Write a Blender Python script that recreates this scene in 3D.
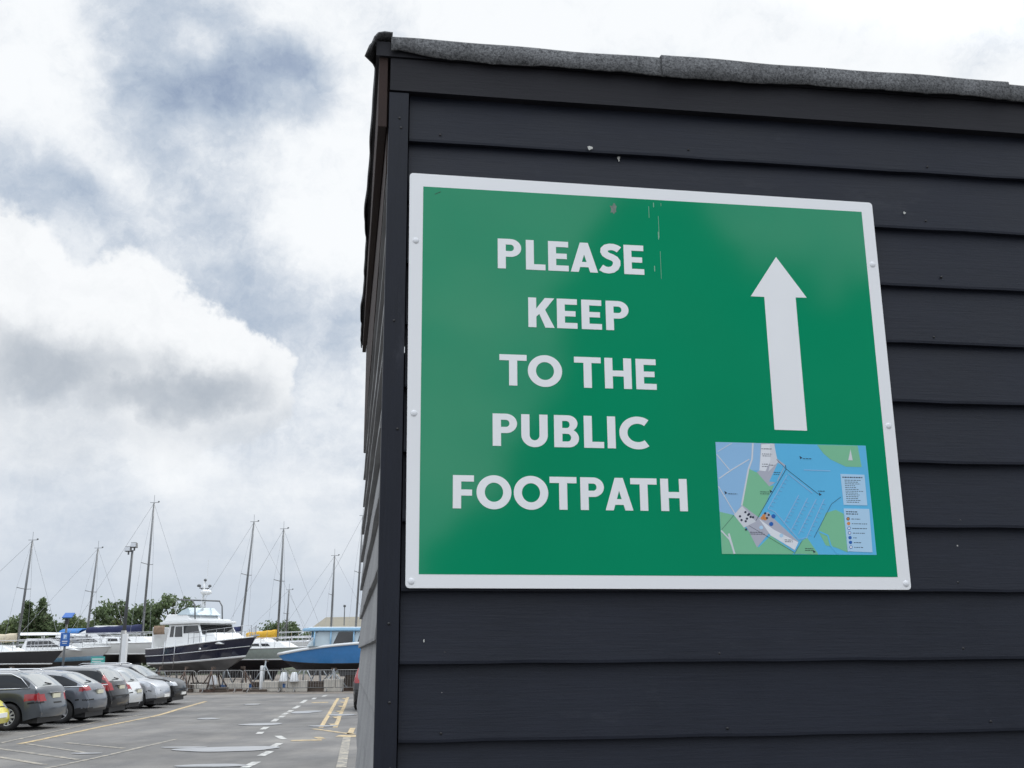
import bpy, bmesh, math, random
from mathutils import Vector, Matrix
R = math.radians
for o in list(bpy.data.objects): bpy.data.objects.remove(o, do_unlink=True)
S = bpy.context.scene
COL = S.collection
# ------------------------------------------------------------------ camera
EYE = 1.90                              # the viewer stands a little above the car park
FPX, PITCH, ROLL = 1063.7, R(14.148), R(-0.400)
cd = bpy.data.cameras.new('camera'); cam = bpy.data.objects.new('camera', cd); COL.objects.link(cam)
cd.sensor_width = 36; cd.lens = FPX / 1024 * 36; cd.clip_start = .05; cd.clip_end = 5000
fw = Vector((0, math.cos(PITCH), math.sin(PITCH))); up = Vector((0, -math.sin(PITCH), math.cos(PITCH))); rt = Vector((1, 0, 0))
c_, s_ = math.cos(ROLL), math.sin(ROLL)
r2 = rt*c_ + up*s_; u2 = up*c_ - rt*s_
m = Matrix((r2, u2, -fw)).transposed().to_4x4(); m.translation = Vector((0, 0, EYE))
cam.matrix_world = m
S.camera = cam
# ------------------------------------------------------------------ world
SUN_EL, SUN_AZ = R(52), R(38)           # azimuth clockwise from +Y (view direction): ahead and to the right
w = bpy.data.worlds.new('World'); S.world = w; w.use_nodes = True
nt = w.node_tree; nt.nodes.clear()
def N(t, **k):
    n = nt.nodes.new(t)
    for a, b in k.items(): setattr(n, a, b)
    return n
def L(a, b): nt.links.new(a, b)
def MATH(op, a, b=None, c=None, clamp=False):
    n = N('ShaderNodeMath', operation=op, use_clamp=clamp)
    for i, v in enumerate((a, b, c)):
        if v is None: continue
        if hasattr(v, 'links'): L(v, n.inputs[i])
        else: n.inputs[i].default_value = v
    return n.outputs[0]
def VM(op, a, b=None, scale=None):
    n = N('ShaderNodeVectorMath', operation=op)
    for i, v in enumerate((a, b)):
        if v is None: continue
        if hasattr(v, 'links'): L(v, n.inputs[i])
        else: n.inputs[i].default_value = v
    if scale is not None: n.inputs['Scale'].default_value = scale
    return n.outputs['Value'] if op in ('DISTANCE', 'LENGTH', 'DOT_PRODUCT') else n.outputs['Vector']
def SMOOTH(v, a, b, lo=0., hi=1.):
    n = N('ShaderNodeMapRange', interpolation_type='SMOOTHSTEP'); L(v, n.inputs[0])
    for i, x in zip((1, 2, 3, 4), (a, b, lo, hi)): n.inputs[i].default_value = x
    return n.outputs[0]
def NOISE(vec, scale, detail=6, rough=.55, dist=0., col=False):
    n = N('ShaderNodeTexNoise'); L(vec, n.inputs['Vector'])
    n.inputs['Scale'].default_value = scale; n.inputs['Detail'].default_value = detail
    n.inputs['Roughness'].default_value = rough; n.inputs['Distortion'].default_value = dist
    return n.outputs['Color'] if col else n.outputs['Fac']
def MIX(f, a, b):
    n = N('ShaderNodeMix', data_type='RGBA'); 
    if hasattr(f, 'links'): L(f, n.inputs[0])
    else: n.inputs[0].default_value = f
    for i, v in ((6, a), (7, b)):
        if hasattr(v, 'links'): L(v, n.inputs[i])
        else: n.inputs[i].default_value = (*v, 1)
    return n.outputs[2]
tc = N('ShaderNodeTexCoord'); D = VM('NORMALIZE', tc.outputs['Generated'])
sep = N('ShaderNodeSeparateXYZ'); L(D, sep.inputs[0])
zc = MATH('MAXIMUM', sep.outputs[2], 0.0)
inv = MATH('DIVIDE', 1.0, MATH('ADD', zc, .28))
nv = N('ShaderNodeVectorMath', operation='SCALE'); L(D, nv.inputs[0]); L(inv, nv.inputs['Scale'])
Q = nv.outputs['Vector']                 # cloud layer coordinates, compressed towards the horizon
wob = VM('SCALE', VM('SUBTRACT', NOISE(D, 5.0, 5, .6, col=True), (.5, .5, .5)), scale=.16)
DW = VM('ADD', D, wob)                   # direction pushed about by turbulence
W2 = NOISE(D, 11.0, 6, .62, col=True)
wob2 = VM('SCALE', VM('SUBTRACT', W2, (.5, .5, .5)), scale=.11)
sw2 = N('ShaderNodeSeparateXYZ'); L(W2, sw2.inputs[0])
DC = VM('ADD', D, wob2)
fb = NOISE(VM('ADD', Q, VM('SCALE', wob, scale=1.6)), 2.6, 6, .58)
fb2 = NOISE(VM('ADD', D, wob2), 9.0, 8, .66)
d = MATH('ADD', .655, MATH('MULTIPLY', MATH('SUBTRACT', fb, .5), 1.0))
d = MATH('ADD', d, MATH('MULTIPLY', MATH('SUBTRACT', fb2, .5), 1.25))
zc16 = SMOOTH(zc, .02, .30, .35, 1.0)
d = MATH('ADD', .655, MATH('MULTIPLY', MATH('SUBTRACT', d, .62), zc16))
def lobe(dst, centre, r, amp, src):
    g = SMOOTH(VM('DISTANCE', src, centre), r, 0., 0., amp)
    return MATH('ADD', dst, g)
for ctr, r, a in [
    ((-.304, .797, .521), .065, -.36), ((-.298, .827, .477), .060, -.38), ((-.267, .844, .464), .060, -.44), ((-.211, .848, .486), .058, -.50), ((-.181, .842, .507), .055, -.42), ((-.31, .849, .427), .050, -.30), ((-.245, .82, .515), .05, -.22),
    ((-.277, .828, .487), .040, .38), ((-.284, .873, .395), .024, -.40), ((-.364, .855, .369), .035, -.20), ((-.394, .84, .372), .04, -.10),
    ((-.389, .788, .478), .13, .30), ((-.164, .893, .405), .13, .30), ((-.17, .83, .545), .08, .20), ((-.33, .86, .40), .08, .12),
    ((-.255, .913, .32), .085, -.24), ((-.185, .931, .316), .09, -.22), ((-.34, .88, .345), .07, -.16), ((-.445, .84, .33), .06, -.16),
    ((.08, .84, .536), .30, .28), ((.33, .80, .50), .30, .20), ((.2, .6, .77), .5, .2),
    ((-.27, .95, .16), .10, .10), ((-.42, .90, .15), .08, .04)]:
    d = lobe(d, ctr, r, a, DW)
lowband = SMOOTH(zc, .16, .0)            # the far deck of cloud greys and evens out near the horizon
cover = SMOOTH(d, -.02, .42)
nlow = MATH('SUBTRACT', 1.0, lowband)
wh = MATH('MULTIPLY', SMOOTH(d, .26, 1.02), MATH('SUBTRACT', 1.0, MATH('MULTIPLY', lowband, .55)))
ccol = MIX(wh, (.46, .54, .655), (.95, .975, 1.0))
# the big heaped cloud on the left
cm = None
for ctr, r in [((-.47, .835, .290), .105), ((-.40, .868, .275), .085), ((-.345, .893, .278), .078), ((-.29, .917, .262), .066), ((-.250, .932, .247), .052),
               ((-.240, .943, .226), .050), ((-.33, .92, .21), .08), ((-.27, .945, .215), .055), ((-.42, .885, .205), .10), ((-.5, .84, .23), .11)]:
    v = MATH('SUBTRACT', 1.0, MATH('DIVIDE', VM('DISTANCE', DC, ctr), r))
    cm = v if cm is None else MATH('SMOOTH_MAX', cm, v, .22)
edge = SMOOTH(cm, 0.03, .20)
sepc = N('ShaderNodeSeparateXYZ'); L(DW, sepc.inputs[0])
# lower edge dissolves into the deck behind
edge = MATH('MULTIPLY', edge, SMOOTH(sepc.outputs[2], .135, .235))
def ell(ctr, a, b):                       # soft flattened patch of shade under the cloud
    return SMOOTH(VM('LENGTH', VM('MULTIPLY', VM('SUBTRACT', DC, ctr), (1/a, 1/a, 1/b))), 1.0, .1)
shade = MATH('MAXIMUM', ell((-.285, .93, .228), .105, .052), ell((-.40, .885, .232), .15, .060))
shade = MATH('MULTIPLY', MATH('MAXIMUM', shade, ell((-.33, .915, .215), .15, .045)), .92)
shade = MATH('MAXIMUM', shade, SMOOTH(sepc.outputs[2], .245, .185, 0., .55))
lit = MATH('SUBTRACT', 1.0, shade)
billow = MATH('MULTIPLY', MATH('SUBTRACT', fb2, .5), .75)
lit = MATH('ADD', lit, billow, clamp=True)
hcol = MIX(lit, (.45, .50, .565), (.95, .97, .99))
ccol2 = MIX(edge, ccol, hcol)
cover = MATH('MAXIMUM', cover, edge)
# horizon tone, and the unseen sky behind the camera boosted as added fill light
hz = SMOOTH(zc, .12, .0)
ccol3 = MIX(MATH('MULTIPLY', hz, .5), ccol2, (.60, .67, .755))
back = SMOOTH(sep.outputs[1], .25, -.6)
# unseen dark patch added to the sky behind, for the green face to mirror
gap = None
for ctr, r in [((.46, -.87, .06), .235), ((.47, -.85, .20), .17), ((.64, -.75, .08), .25), ((.40, -.87, .27), .095), ((.26, -.95, .0), .07), ((.56, -.76, .24), .10), ((.40, -.88, .18), .13), ((.395, -.855, .34), .095), ((.345, -.92, .16), .085), ((.31, -.95, .06), .10)]:
    v = MATH('SUBTRACT', 1.0, MATH('DIVIDE', VM('DISTANCE', DW, ctr), r)); gap = v if gap is None else MATH('MAXIMUM', gap, v)
mirror_darkf = SMOOTH(gap, -.02, .24)
mulb = MATH('ADD', MATH('MULTIPLY', back, .62), 1.0)
mulb = MATH('MULTIPLY', mulb, MATH('SUBTRACT', 1.0, MATH('MULTIPLY', mirror_darkf, .90)))
# cloud overhead and round the hidden sun is far brighter than the deck near the horizon
sdir = (math.sin(SUN_AZ)*math.cos(SUN_EL), math.cos(SUN_AZ)*math.cos(SUN_EL), math.sin(SUN_EL))
glow = SMOOTH(VM('DOT_PRODUCT', D, sdir), .90, .995, 0., 2.2)
mulb = MATH('ADD', mulb, MATH('ADD', glow, SMOOTH(sep.outputs[2], .58, .85, 0., 1.3)))
sc = N('ShaderNodeVectorMath', operation='SCALE'); L(ccol3, sc.inputs[0]); L(mulb, sc.inputs['Scale'])
sky = N('ShaderNodeTexSky', sky_type='NISHITA', sun_disc=False)
sky.sun_elevation = SUN_EL; sky.sun_rotation = SUN_AZ; sky.air_density = 1.0; sky.dust_density = 1.5
bg1 = N('ShaderNodeBackground'); L(sky.outputs[0], bg1.inputs[0]); bg1.inputs[1].default_value = .09
bg2 = N('ShaderNodeBackground'); L(sc.outputs['Vector'], bg2.inputs[0]); bg2.inputs[1].default_value = 1.0
ms = N('ShaderNodeMixShader'); cv = MATH('ADD', MATH('MULTIPLY', cover, .72), .28)
L(cv, ms.inputs[0]); L(bg1.outputs[0], ms.inputs[1]); L(bg2.outputs[0], ms.inputs[2])
out = N('ShaderNodeOutputWorld'); L(ms.outputs[0], out.inputs[0])
# ------------------------------------------------------------------ sun, exposure
sd = bpy.data.lights.new('sun', 'SUN'); sd.energy = 1.6; sd.angle = R(12); sd.color = (1, .96, .9)
so = bpy.data.objects.new('sun', sd); COL.objects.link(so)
sv = Vector((math.sin(SUN_AZ)*math.cos(SUN_EL), math.cos(SUN_AZ)*math.cos(SUN_EL), math.sin(SUN_EL)))
so.rotation_euler = sv.to_track_quat('Z', 'Y').to_euler(); so.location = sv*50
vs = S.view_settings; vs.view_transform = 'Standard'; vs.look = 'None'; vs.exposure = 0.0; vs.gamma = 1; vs.use_curve_mapping = False
S.render.engine = 'CYCLES'; S.cycles.max_bounces = 6

# ================================================================== helpers
rng = random.Random(7)
_M = {}
def mat(name, col, rough=.6, metal=0., var=.15, vs_=6., bump=0., bs=60., spec=.5, coat=0., stretch=None, island=0.):
    """Principled material; base colour wanders by +-var over a noise of scale vs_, small bump of scale bs."""
    if name in _M: return _M[name]
    mt = bpy.data.materials.new(name); mt.use_nodes = True; t = mt.node_tree; b = t.nodes['Principled BSDF']
    b.inputs['Roughness'].default_value = rough; b.inputs['Metallic'].default_value = metal
    b.inputs['Specular IOR Level'].default_value = spec
    b.inputs['Coat Weight'].default_value = coat; b.inputs['Coat Roughness'].default_value = .05
    tcn = t.nodes.new('ShaderNodeTexCoord'); vec = tcn.outputs['Object']
    if stretch:
        mp = t.nodes.new('ShaderNodeMapping'); mp.inputs['Scale'].default_value = stretch; t.links.new(vec, mp.inputs['Vector']); vec = mp.outputs[0]
    n = t.nodes.new('ShaderNodeTexNoise'); n.inputs['Scale'].default_value = vs_; n.inputs['Detail'].default_value = 5; t.links.new(vec, n.inputs['Vector'])
    fac = n.outputs['Fac']
    if island:
        g = t.nodes.new('ShaderNodeNewGeometry'); mm = t.nodes.new('ShaderNodeMix'); mm.data_type = 'FLOAT'; mm.inputs[0].default_value = island
        t.links.new(fac, mm.inputs[2]); t.links.new(g.outputs['Random Per Island'], mm.inputs[3]); fac = mm.outputs[0]
    r = t.nodes.new('ShaderNodeValToRGB'); t.links.new(fac, r.inputs[0])
    r.color_ramp.elements[0].position = .28; r.color_ramp.elements[1].position = .72
    r.color_ramp.elements[0].color = (*[c*(1-var) for c in col], 1); r.color_ramp.elements[1].color = (*[min(1, c*(1+var)) for c in col], 1)
    t.links.new(r.outputs[0], b.inputs['Base Color'])
    if bump:
        n2 = t.nodes.new('ShaderNodeTexNoise'); n2.inputs['Scale'].default_value = bs; n2.inputs['Detail'].default_value = 4; t.links.new(vec, n2.inputs['Vector'])
        bp = t.nodes.new('ShaderNodeBump'); bp.inputs['Strength'].default_value = bump; bp.inputs['Distance'].default_value = .01
        t.links.new(n2.outputs['Fac'], bp.inputs['Height']); t.links.new(bp.outputs[0], b.inputs['Normal'])
    _M[name] = mt; return mt

class MB:
    """collects shapes and links them as ONE mesh object"""
    def __init__(s): s.v, s.f, s.mi, s.mats, s.sm = [], [], [], [], []
    def _m(s, m):
        if m not in s.mats: s.mats.append(m)
        return s.mats.index(m)
    def add(s, vs, fs, m, smooth=False):
        o = len(s.v); s.v += [tuple(v) for v in vs]; k = s._m(m)
        for f in fs: s.f.append(tuple(i+o for i in f)); s.mi.append(k); s.sm.append(smooth)
    def box(s, lo, hi, m, mx=None):
        x0, y0, z0 = lo; x1, y1, z1 = hi
        vs = [Vector(p) for p in ((x0,y0,z0),(x1,y0,z0),(x1,y1,z0),(x0,y1,z0),(x0,y0,z1),(x1,y0,z1),(x1,y1,z1),(x0,y1,z1))]
        if mx is not None: vs = [mx @ v for v in vs]
        s.add(vs, [(0,3,2,1),(4,5,6,7),(0,1,5,4),(1,2,6,5),(2,3,7,6),(3,0,4,7)], m)
    def hexa(s, b, t, m):   # bottom quad, top quad (both counter-clockwise from above)
        s.add(list(b)+list(t), [(3,2,1,0),(4,5,6,7),(0,1,5,4),(1,2,6,5),(2,3,7,6),(3,0,4,7)], m)
    def tube(s, pts, r, m, n=8, cap=True):
        pts = [Vector(p) for p in pts]; rs = r if isinstance(r, (list, tuple)) else [r]*len(pts)
        vs, fs = [], []
        for i, p in enumerate(pts):
            a = pts[max(0, i-1)]; b = pts[min(len(pts)-1, i+1)]; t = (b-a).normalized()
            x = t.cross(Vector((0, 0, 1)) if abs(t.z) < .9 else Vector((1, 0, 0))).normalized(); y = t.cross(x)
            for k in range(n):
                q = 2*math.pi*k/n; vs.append(p + (x*math.cos(q)+y*math.sin(q))*rs[i])
        for i in range(len(pts)-1):
            for k in range(n):
                fs.append((i*n+k, i*n+(k+1) % n, (i+1)*n+(k+1) % n, (i+1)*n+k))
        if cap: fs.append(tuple(reversed(range(n)))); fs.append(tuple((len(pts)-1)*n+k for k in range(n)))
        s.add(vs, fs, m, n > 5)
    def grid(s, rows, m, smooth=True, flip=False):
        nx = len(rows[0]); vs = [p for r in rows for p in r]; fs = []
        for i in range(len(rows)-1):
            for j in range(nx-1):
                q = (i*nx+j, i*nx+j+1, (i+1)*nx+j+1, (i+1)*nx+j)
                fs.append(q[::-1] if flip else q)
        s.add(vs, fs, m, smooth)
    def lathe(s, prof, m, axis='y', n=24, off=(0, 0, 0)):
        vs, fs = [], []
        for r, h in prof:
            for k in range(n):
                a = 2*math.pi*k/n
                v = (r*math.cos(a), h, r*math.sin(a)) if axis == 'y' else (r*math.cos(a), r*math.sin(a), h)
                vs.append(Vector(v)+Vector(off))
        for i in range(len(prof)-1):
            for k in range(n): fs.append((i*n+k, i*n+(k+1) % n, (i+1)*n+(k+1) % n, (i+1)*n+k))
        s.add(vs, fs, m, True)
    def prism(s, poly, z0, z1, m, mx=None):
        n = len(poly); vs = [Vector((x, y, z0)) for x, y in poly]+[Vector((x, y, z1)) for x, y in poly]
        if mx is not None: vs = [mx @ v for v in vs]
        s.add(vs, [tuple(reversed(range(n))), tuple(range(n, 2*n))]+[(i, (i+1) % n, (i+1) % n+n, i+n) for i in range(n)], m)
    def panel(s, a, b, c, d, u0, u1, v0, v1, off, th, m):
        """thin slab on the quad a,b,c,d (a->b bottom, d->c top), in its u/v range, standing off proud of it"""
        a, b, c, d = map(Vector, (a, b, c, d)); nrm = (b-a).cross(d-a).normalized()
        P = lambda u, v: (a*(1-u)+b*u)*(1-v)+(d*(1-u)+c*u)*v
        q = [P(u0, v0), P(u1, v0), P(u1, v1), P(u0, v1)]
        lo = [p+nrm*(off-th) for p in q]; hi = [p+nrm*off for p in q]
        s.add(lo+hi, [(3,2,1,0),(4,5,6,7),(0,1,5,4),(1,2,6,5),(2,3,7,6),(3,0,4,7)], m)
    def build(s, name, parent=None, bevel=0., seg=2, fix=True, loc=None):
        me = bpy.data.meshes.new(name); me.from_pydata(s.v, [], s.f); me.update()
        for mm in s.mats: me.materials.append(mm)
        me.polygons.foreach_set('material_index', s.mi); me.polygons.foreach_set('use_smooth', s.sm)
        if fix:
            b = bmesh.new(); b.from_mesh(me); bmesh.ops.recalc_face_normals(b, faces=b.faces); b.to_mesh(me); b.free()
        o = bpy.data.objects.new(name, me); COL.objects.link(o)
        if parent: o.parent = parent
        if loc: o.location = loc
        if bevel:
            bv = o.modifiers.new('bevel', 'BEVEL'); bv.width = bevel; bv.segments = seg; bv.limit_method = 'ANGLE'; bv.angle_limit = R(40)
        return o
def tag(o, label=None, cat=None, group=None, kind=None):
    if label: o['label'] = label
    if cat: o['category'] = cat
    if group: o['group'] = group
    if kind: o['kind'] = kind
    return o
def empty(name, loc=(0, 0, 0), rz=0., label=None, cat=None, group=None):
    o = bpy.data.objects.new(name, None); COL.objects.link(o); o.location = loc; o.rotation_euler = (0, 0, rz); o.empty_display_size = .2
    return tag(o, label, cat, group)
def copy_tree(o, parent=None):
    c = o.copy(); COL.objects.link(c)
    if parent: c.parent = parent
    for ch in list(o.children): copy_tree(ch, c)
    return c
def lerp(a, b, t): return a+(b-a)*t
def interp(x, pts):
    if x <= pts[0][0]: return pts[0][1]
    for (a, p), (b, q) in zip(pts, pts[1:]):
        if x <= b: return p+(q-p)*(x-a)/(b-a)
    return pts[-1][1]
def sinterp(x, pts, w):          # smoothed piecewise line
    return sum(interp(x+w*k/3, pts) for k in range(-3, 4))/7

# ================================================================== ground
asphalt = bpy.data.materials.new('asphalt'); asphalt.use_nodes = True
def build_asphalt():
    t = asphalt.node_tree; b = t.nodes['Principled BSDF']; ln = t.links.new; nn = t.nodes.new
    tcn = nn('ShaderNodeTexCoord'); o = tcn.outputs['Object']
    def nz(sc, det=6, ro=.6, st=None):
        n = nn('ShaderNodeTexNoise'); n.inputs['Scale'].default_value = sc; n.inputs['Detail'].default_value = det; n.inputs['Roughness'].default_value = ro
        if st:
            mp = nn('ShaderNodeMapping'); mp.inputs['Scale'].default_value = st; ln(o, mp.inputs[0]); ln(mp.outputs[0], n.inputs['Vector'])
        else: ln(o, n.inputs['Vector'])
        return n.outputs['Fac']
    def ramp(f, p0, c0, p1, c1):
        r = nn('ShaderNodeValToRGB'); ln(f, r.inputs[0]); e = r.color_ramp.elements; e[0].position = p0; e[1].position = p1; e[0].color = (*c0, 1); e[1].color = (*c1, 1); return r.outputs[0]
    big = ramp(nz(.22, 5), .38, (.086, .085, .083), .62, (.155, .150, .142))
    fine = ramp(nz(55, 4, .7), .3, (.72, .72, .72), .7, (1.25, 1.25, 1.25))
    patch = ramp(nz(.9, 7, .65, (1, .35, 1)), .42, (.8, .8, .82), .6, (1.12, 1.1, 1.08))
    m1 = nn('ShaderNodeMix'); m1.data_type = 'RGBA'; m1.blend_type = 'MULTIPLY'; m1.inputs[0].default_value = 1; ln(big, m1.inputs[6]); ln(fine, m1.inputs[7])
    m2 = nn('ShaderNodeMix'); m2.data_type = 'RGBA'; m2.blend_type = 'MULTIPLY'; m2.inputs[0].default_value = 1; ln(m1.outputs[2], m2.inputs[6]); ln(patch, m2.inputs[7])
    ln(m2.outputs[2], b.inputs['Base Color'])
    rr = nn('ShaderNodeMapRange'); ln(nz(.5, 5), rr.inputs[0]); rr.inputs[1].default_value = .35; rr.inputs[2].default_value = .65; rr.inputs[3].default_value = .55; rr.inputs[4].default_value = .85
    ln(rr.outputs[0], b.inputs['Roughness'])
    bp = nn('ShaderNodeBump'); bp.inputs['Strength'].default_value = .5; bp.inputs['Distance'].default_value = .006; ln(nz(90, 3, .7), bp.inputs['Height']); ln(bp.outputs[0], b.inputs['Normal'])
build_asphalt()
def sheet(name, poly, z, m):
    b = MB(); b.add([(x, y, z) for x, y in poly], [tuple(range(len(poly)))], m); o = b.build(name)
    return tag(o, kind='structure')
g = MB(); g.add([(-2500, -600, 0), (2500, -600, 0), (2500, 3500, 0), (-2500, 3500, 0)], [(0, 1, 2, 3)], asphalt); tag(g.build('ground'), kind='structure')
gravel = mat('yard_gravel', (.15, .13, .11), .9, var=.45, vs_=1.5, bump=.6, bs=20)
yp = []
xs = [-140+i*2.5 for i in range(97)]
yp = [(x, 54.0+.35*math.sin(x*.9)+.3*math.sin(x*2.3+1)+rng.uniform(-.15, .15)) for x in xs]+[(100, 104), (-140, 104)]
sheet('yard_gravel', yp, .004, gravel)
grassm = mat('rough_grass', (.045, .055, .028), .9, var=.4, vs_=.5)
sheet('grass_field', [(-400, 104), (400, 104), (400, 1500), (-400, 1500)], .008, grassm)
# painted markings, worn
def worn(name, col, cut):
    mt = bpy.data.materials.new(name); mt.use_nodes = True; t = mt.node_tree; b = t.nodes['Principled BSDF']; b.inputs['Roughness'].default_value = .6
    tcn = t.nodes.new('ShaderNodeTexCoord'); n = t.nodes.new('ShaderNodeTexNoise'); n.inputs['Scale'].default_value = 5; n.inputs['Detail'].default_value = 8; n.inputs['Roughness'].default_value = .75
    t.links.new(tcn.outputs['Object'], n.inputs['Vector']); r = t.nodes.new('ShaderNodeValToRGB'); t.links.new(n.outputs['Fac'], r.inputs[0])
    e = r.color_ramp.elements; e[0].position = cut; e[0].color = (.11, .11, .11, 1); e[1].position = cut+.24; e[1].color = (*col, 1)
    t.links.new(r.outputs[0], b.inputs['Base Color']); return mt
white_p = worn('white_road_paint', (.48, .48, .46), .34); cream_p = worn('cream_road_paint', (.56, .41, .19), .36); faint_p = worn('faded_road_paint', (.42, .37, .28), .42)
GS = 1.90/1.72
def strip(b, p, q, wd, m, z=.006):
    p, q = Vector((*p, 0))*GS, Vector((*q, 0))*GS; wd *= GS; t = (q-p).normalized(); n = Vector((-t.y, t.x, 0))*wd/2
    k = max(1, int((q-p).length/1.5)); vs = []
    for i in range(k+1):
        c = p.lerp(q, i/k)+n*rng.uniform(-.15, .15); vs += [(*(c-n).xy, z), (*(c+n).xy, z)]
    b.add(vs, [(2*i, 2*i+2, 2*i+3, 2*i+1) for i in range(k)], m)
def marking(segs, m, z=.006):
    b = MB()
    for p, q, wd in segs: strip(b, p, q, wd, m, z)
    return tag(b.build('road_marking', fix=False), kind='structure')
# dashed white give-way / lane line
dash = [((-4.2, 17.52), (-4.22, 18.42)), ((-4.41, 19.43), (-4.44, 20.34)), ((-4.61, 21.2), (-4.65, 22.14)), ((-4.78, 23.15), (-5.1, 24.1)), ((-5.66, 24.7), (-5.76, 25.35)), ((-5.9, 26.1), (-6.0, 27.0)), ((-6.3, 29.1), (-6.45, 30.3)), ((-6.5, 30.9), (-6.58, 31.7)), ((-6.7, 32.3), (-6.8, 33.3)), ((-6.87, 33.8), (-6.96, 34.8)), ((-7.1, 35.8), (-7.3, 37.7)), ((-7.6, 39.6), (-7.95, 42.3)), ((-7.8, 42.9), (-7.95, 44.3)), ((-7.86, 45.5), (-8.0, 47.0))]
marking([(a, b, .15) for a, b in dash], white_p)
marking([((-4.62, 26.6), (-6.95, 43.7), .11), ((-4.28, 26.6), (-6.7, 44.6), .11)], cream_p)
marking([((-4.57+i*-.42, 27.6+i*3.1), (-4.40+i*-.42, 27.65+i*3.1), .7) for i in range(6)], cream_p, .010)
marking([((-4.75, 26.25), (-3.52, 24.4), .14), ((-3.30, 23.9), (-3.80, 23.9), .5), ((-3.82, 26.4), (-3.62, 24.5), .13)], cream_p)
marking([((-3.55, 23.6), (-2.69, 17.4), .16)], faint_p)
marking([((-4.55, 22.75), (-3.95, 22.9), .28), ((-4.0, 23.2), (-4.2, 23.7), .16), ((-7.3, 40.0), (-6.75, 40.2), .5)], cream_p)
marking([((-10.42, 22.66), (-10.74, 26.61), .10), ((-10.74, 26.61), (-11.07, 29.58), .10), ((-11.07, 29.58), (-11.0, 33.2), .10)], faint_p)
marking([((-9.92, 22.4), (-10.18, 27.23), .13), ((-10.18, 27.23), (-10.36, 32.17), .13), ((-10.36, 32.17), (-11.58, 41.6), .15)], cream_p)
marking([((-7.36, 17.3), (-7.18, 19.88), .1), ((-7.18, 19.88), (-7.08, 23.36), .1), ((-9.9, 21.4), (-7.39, 19.02), .12), ((-9.2, 19.8), (-7.6, 18.2), .12), ((-9.8, 22.45), (-7.7, 20.25), .1), ((-9.1, 22.65), (-7.4, 21.2), .1)], faint_p)
marking([((-11.2-i*.12, 23.55+2.53*i), (-15.6-i*.12, 23.3+2.53*i), .1) for i in range(8)], white_p)
# puddles lying in the shallow dips
pud = mat('puddle_water', (.26, .265, .275), .30, var=.12, vs_=2, spec=.8)
def puddle(cx, cy, rx, ry, rot=0., seed=0):
    q = random.Random(seed); ph = [q.uniform(0, 6.3) for _ in range(4)]; poly = []
    for i in range(48):
        a = 2*math.pi*i/48; k = 1+.14*math.sin(2*a+ph[0])+.08*math.sin(3*a+ph[1])+.04*math.sin(5*a+ph[2])
        x, y = rx*k*math.cos(a), ry*k*math.sin(a); poly.append((cx+x*math.cos(rot)-y*math.sin(rot), cy+x*math.sin(rot)+y*math.cos(rot)))
    sheet('puddle', poly, .012, pud)
for i, a in enumerate([(-6.35, 27.95, .56, .42), (-5.35, 20.85, .85, .6), (-6.3, 33.6, .42, .75), (-4.8, 17.85, .5, .26), (-4.95, 31.95, .36, .5), (-9.2, 38.9, .32, .5), (-4.65, 27.15, .4, .22), (-7.7, 20.15, .25, .14), (-6.3, 21.3, .38, .17), (-8.4, 30.5, .3, .4)]):
    puddle(*[v*GS for v in a], seed=i)

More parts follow.
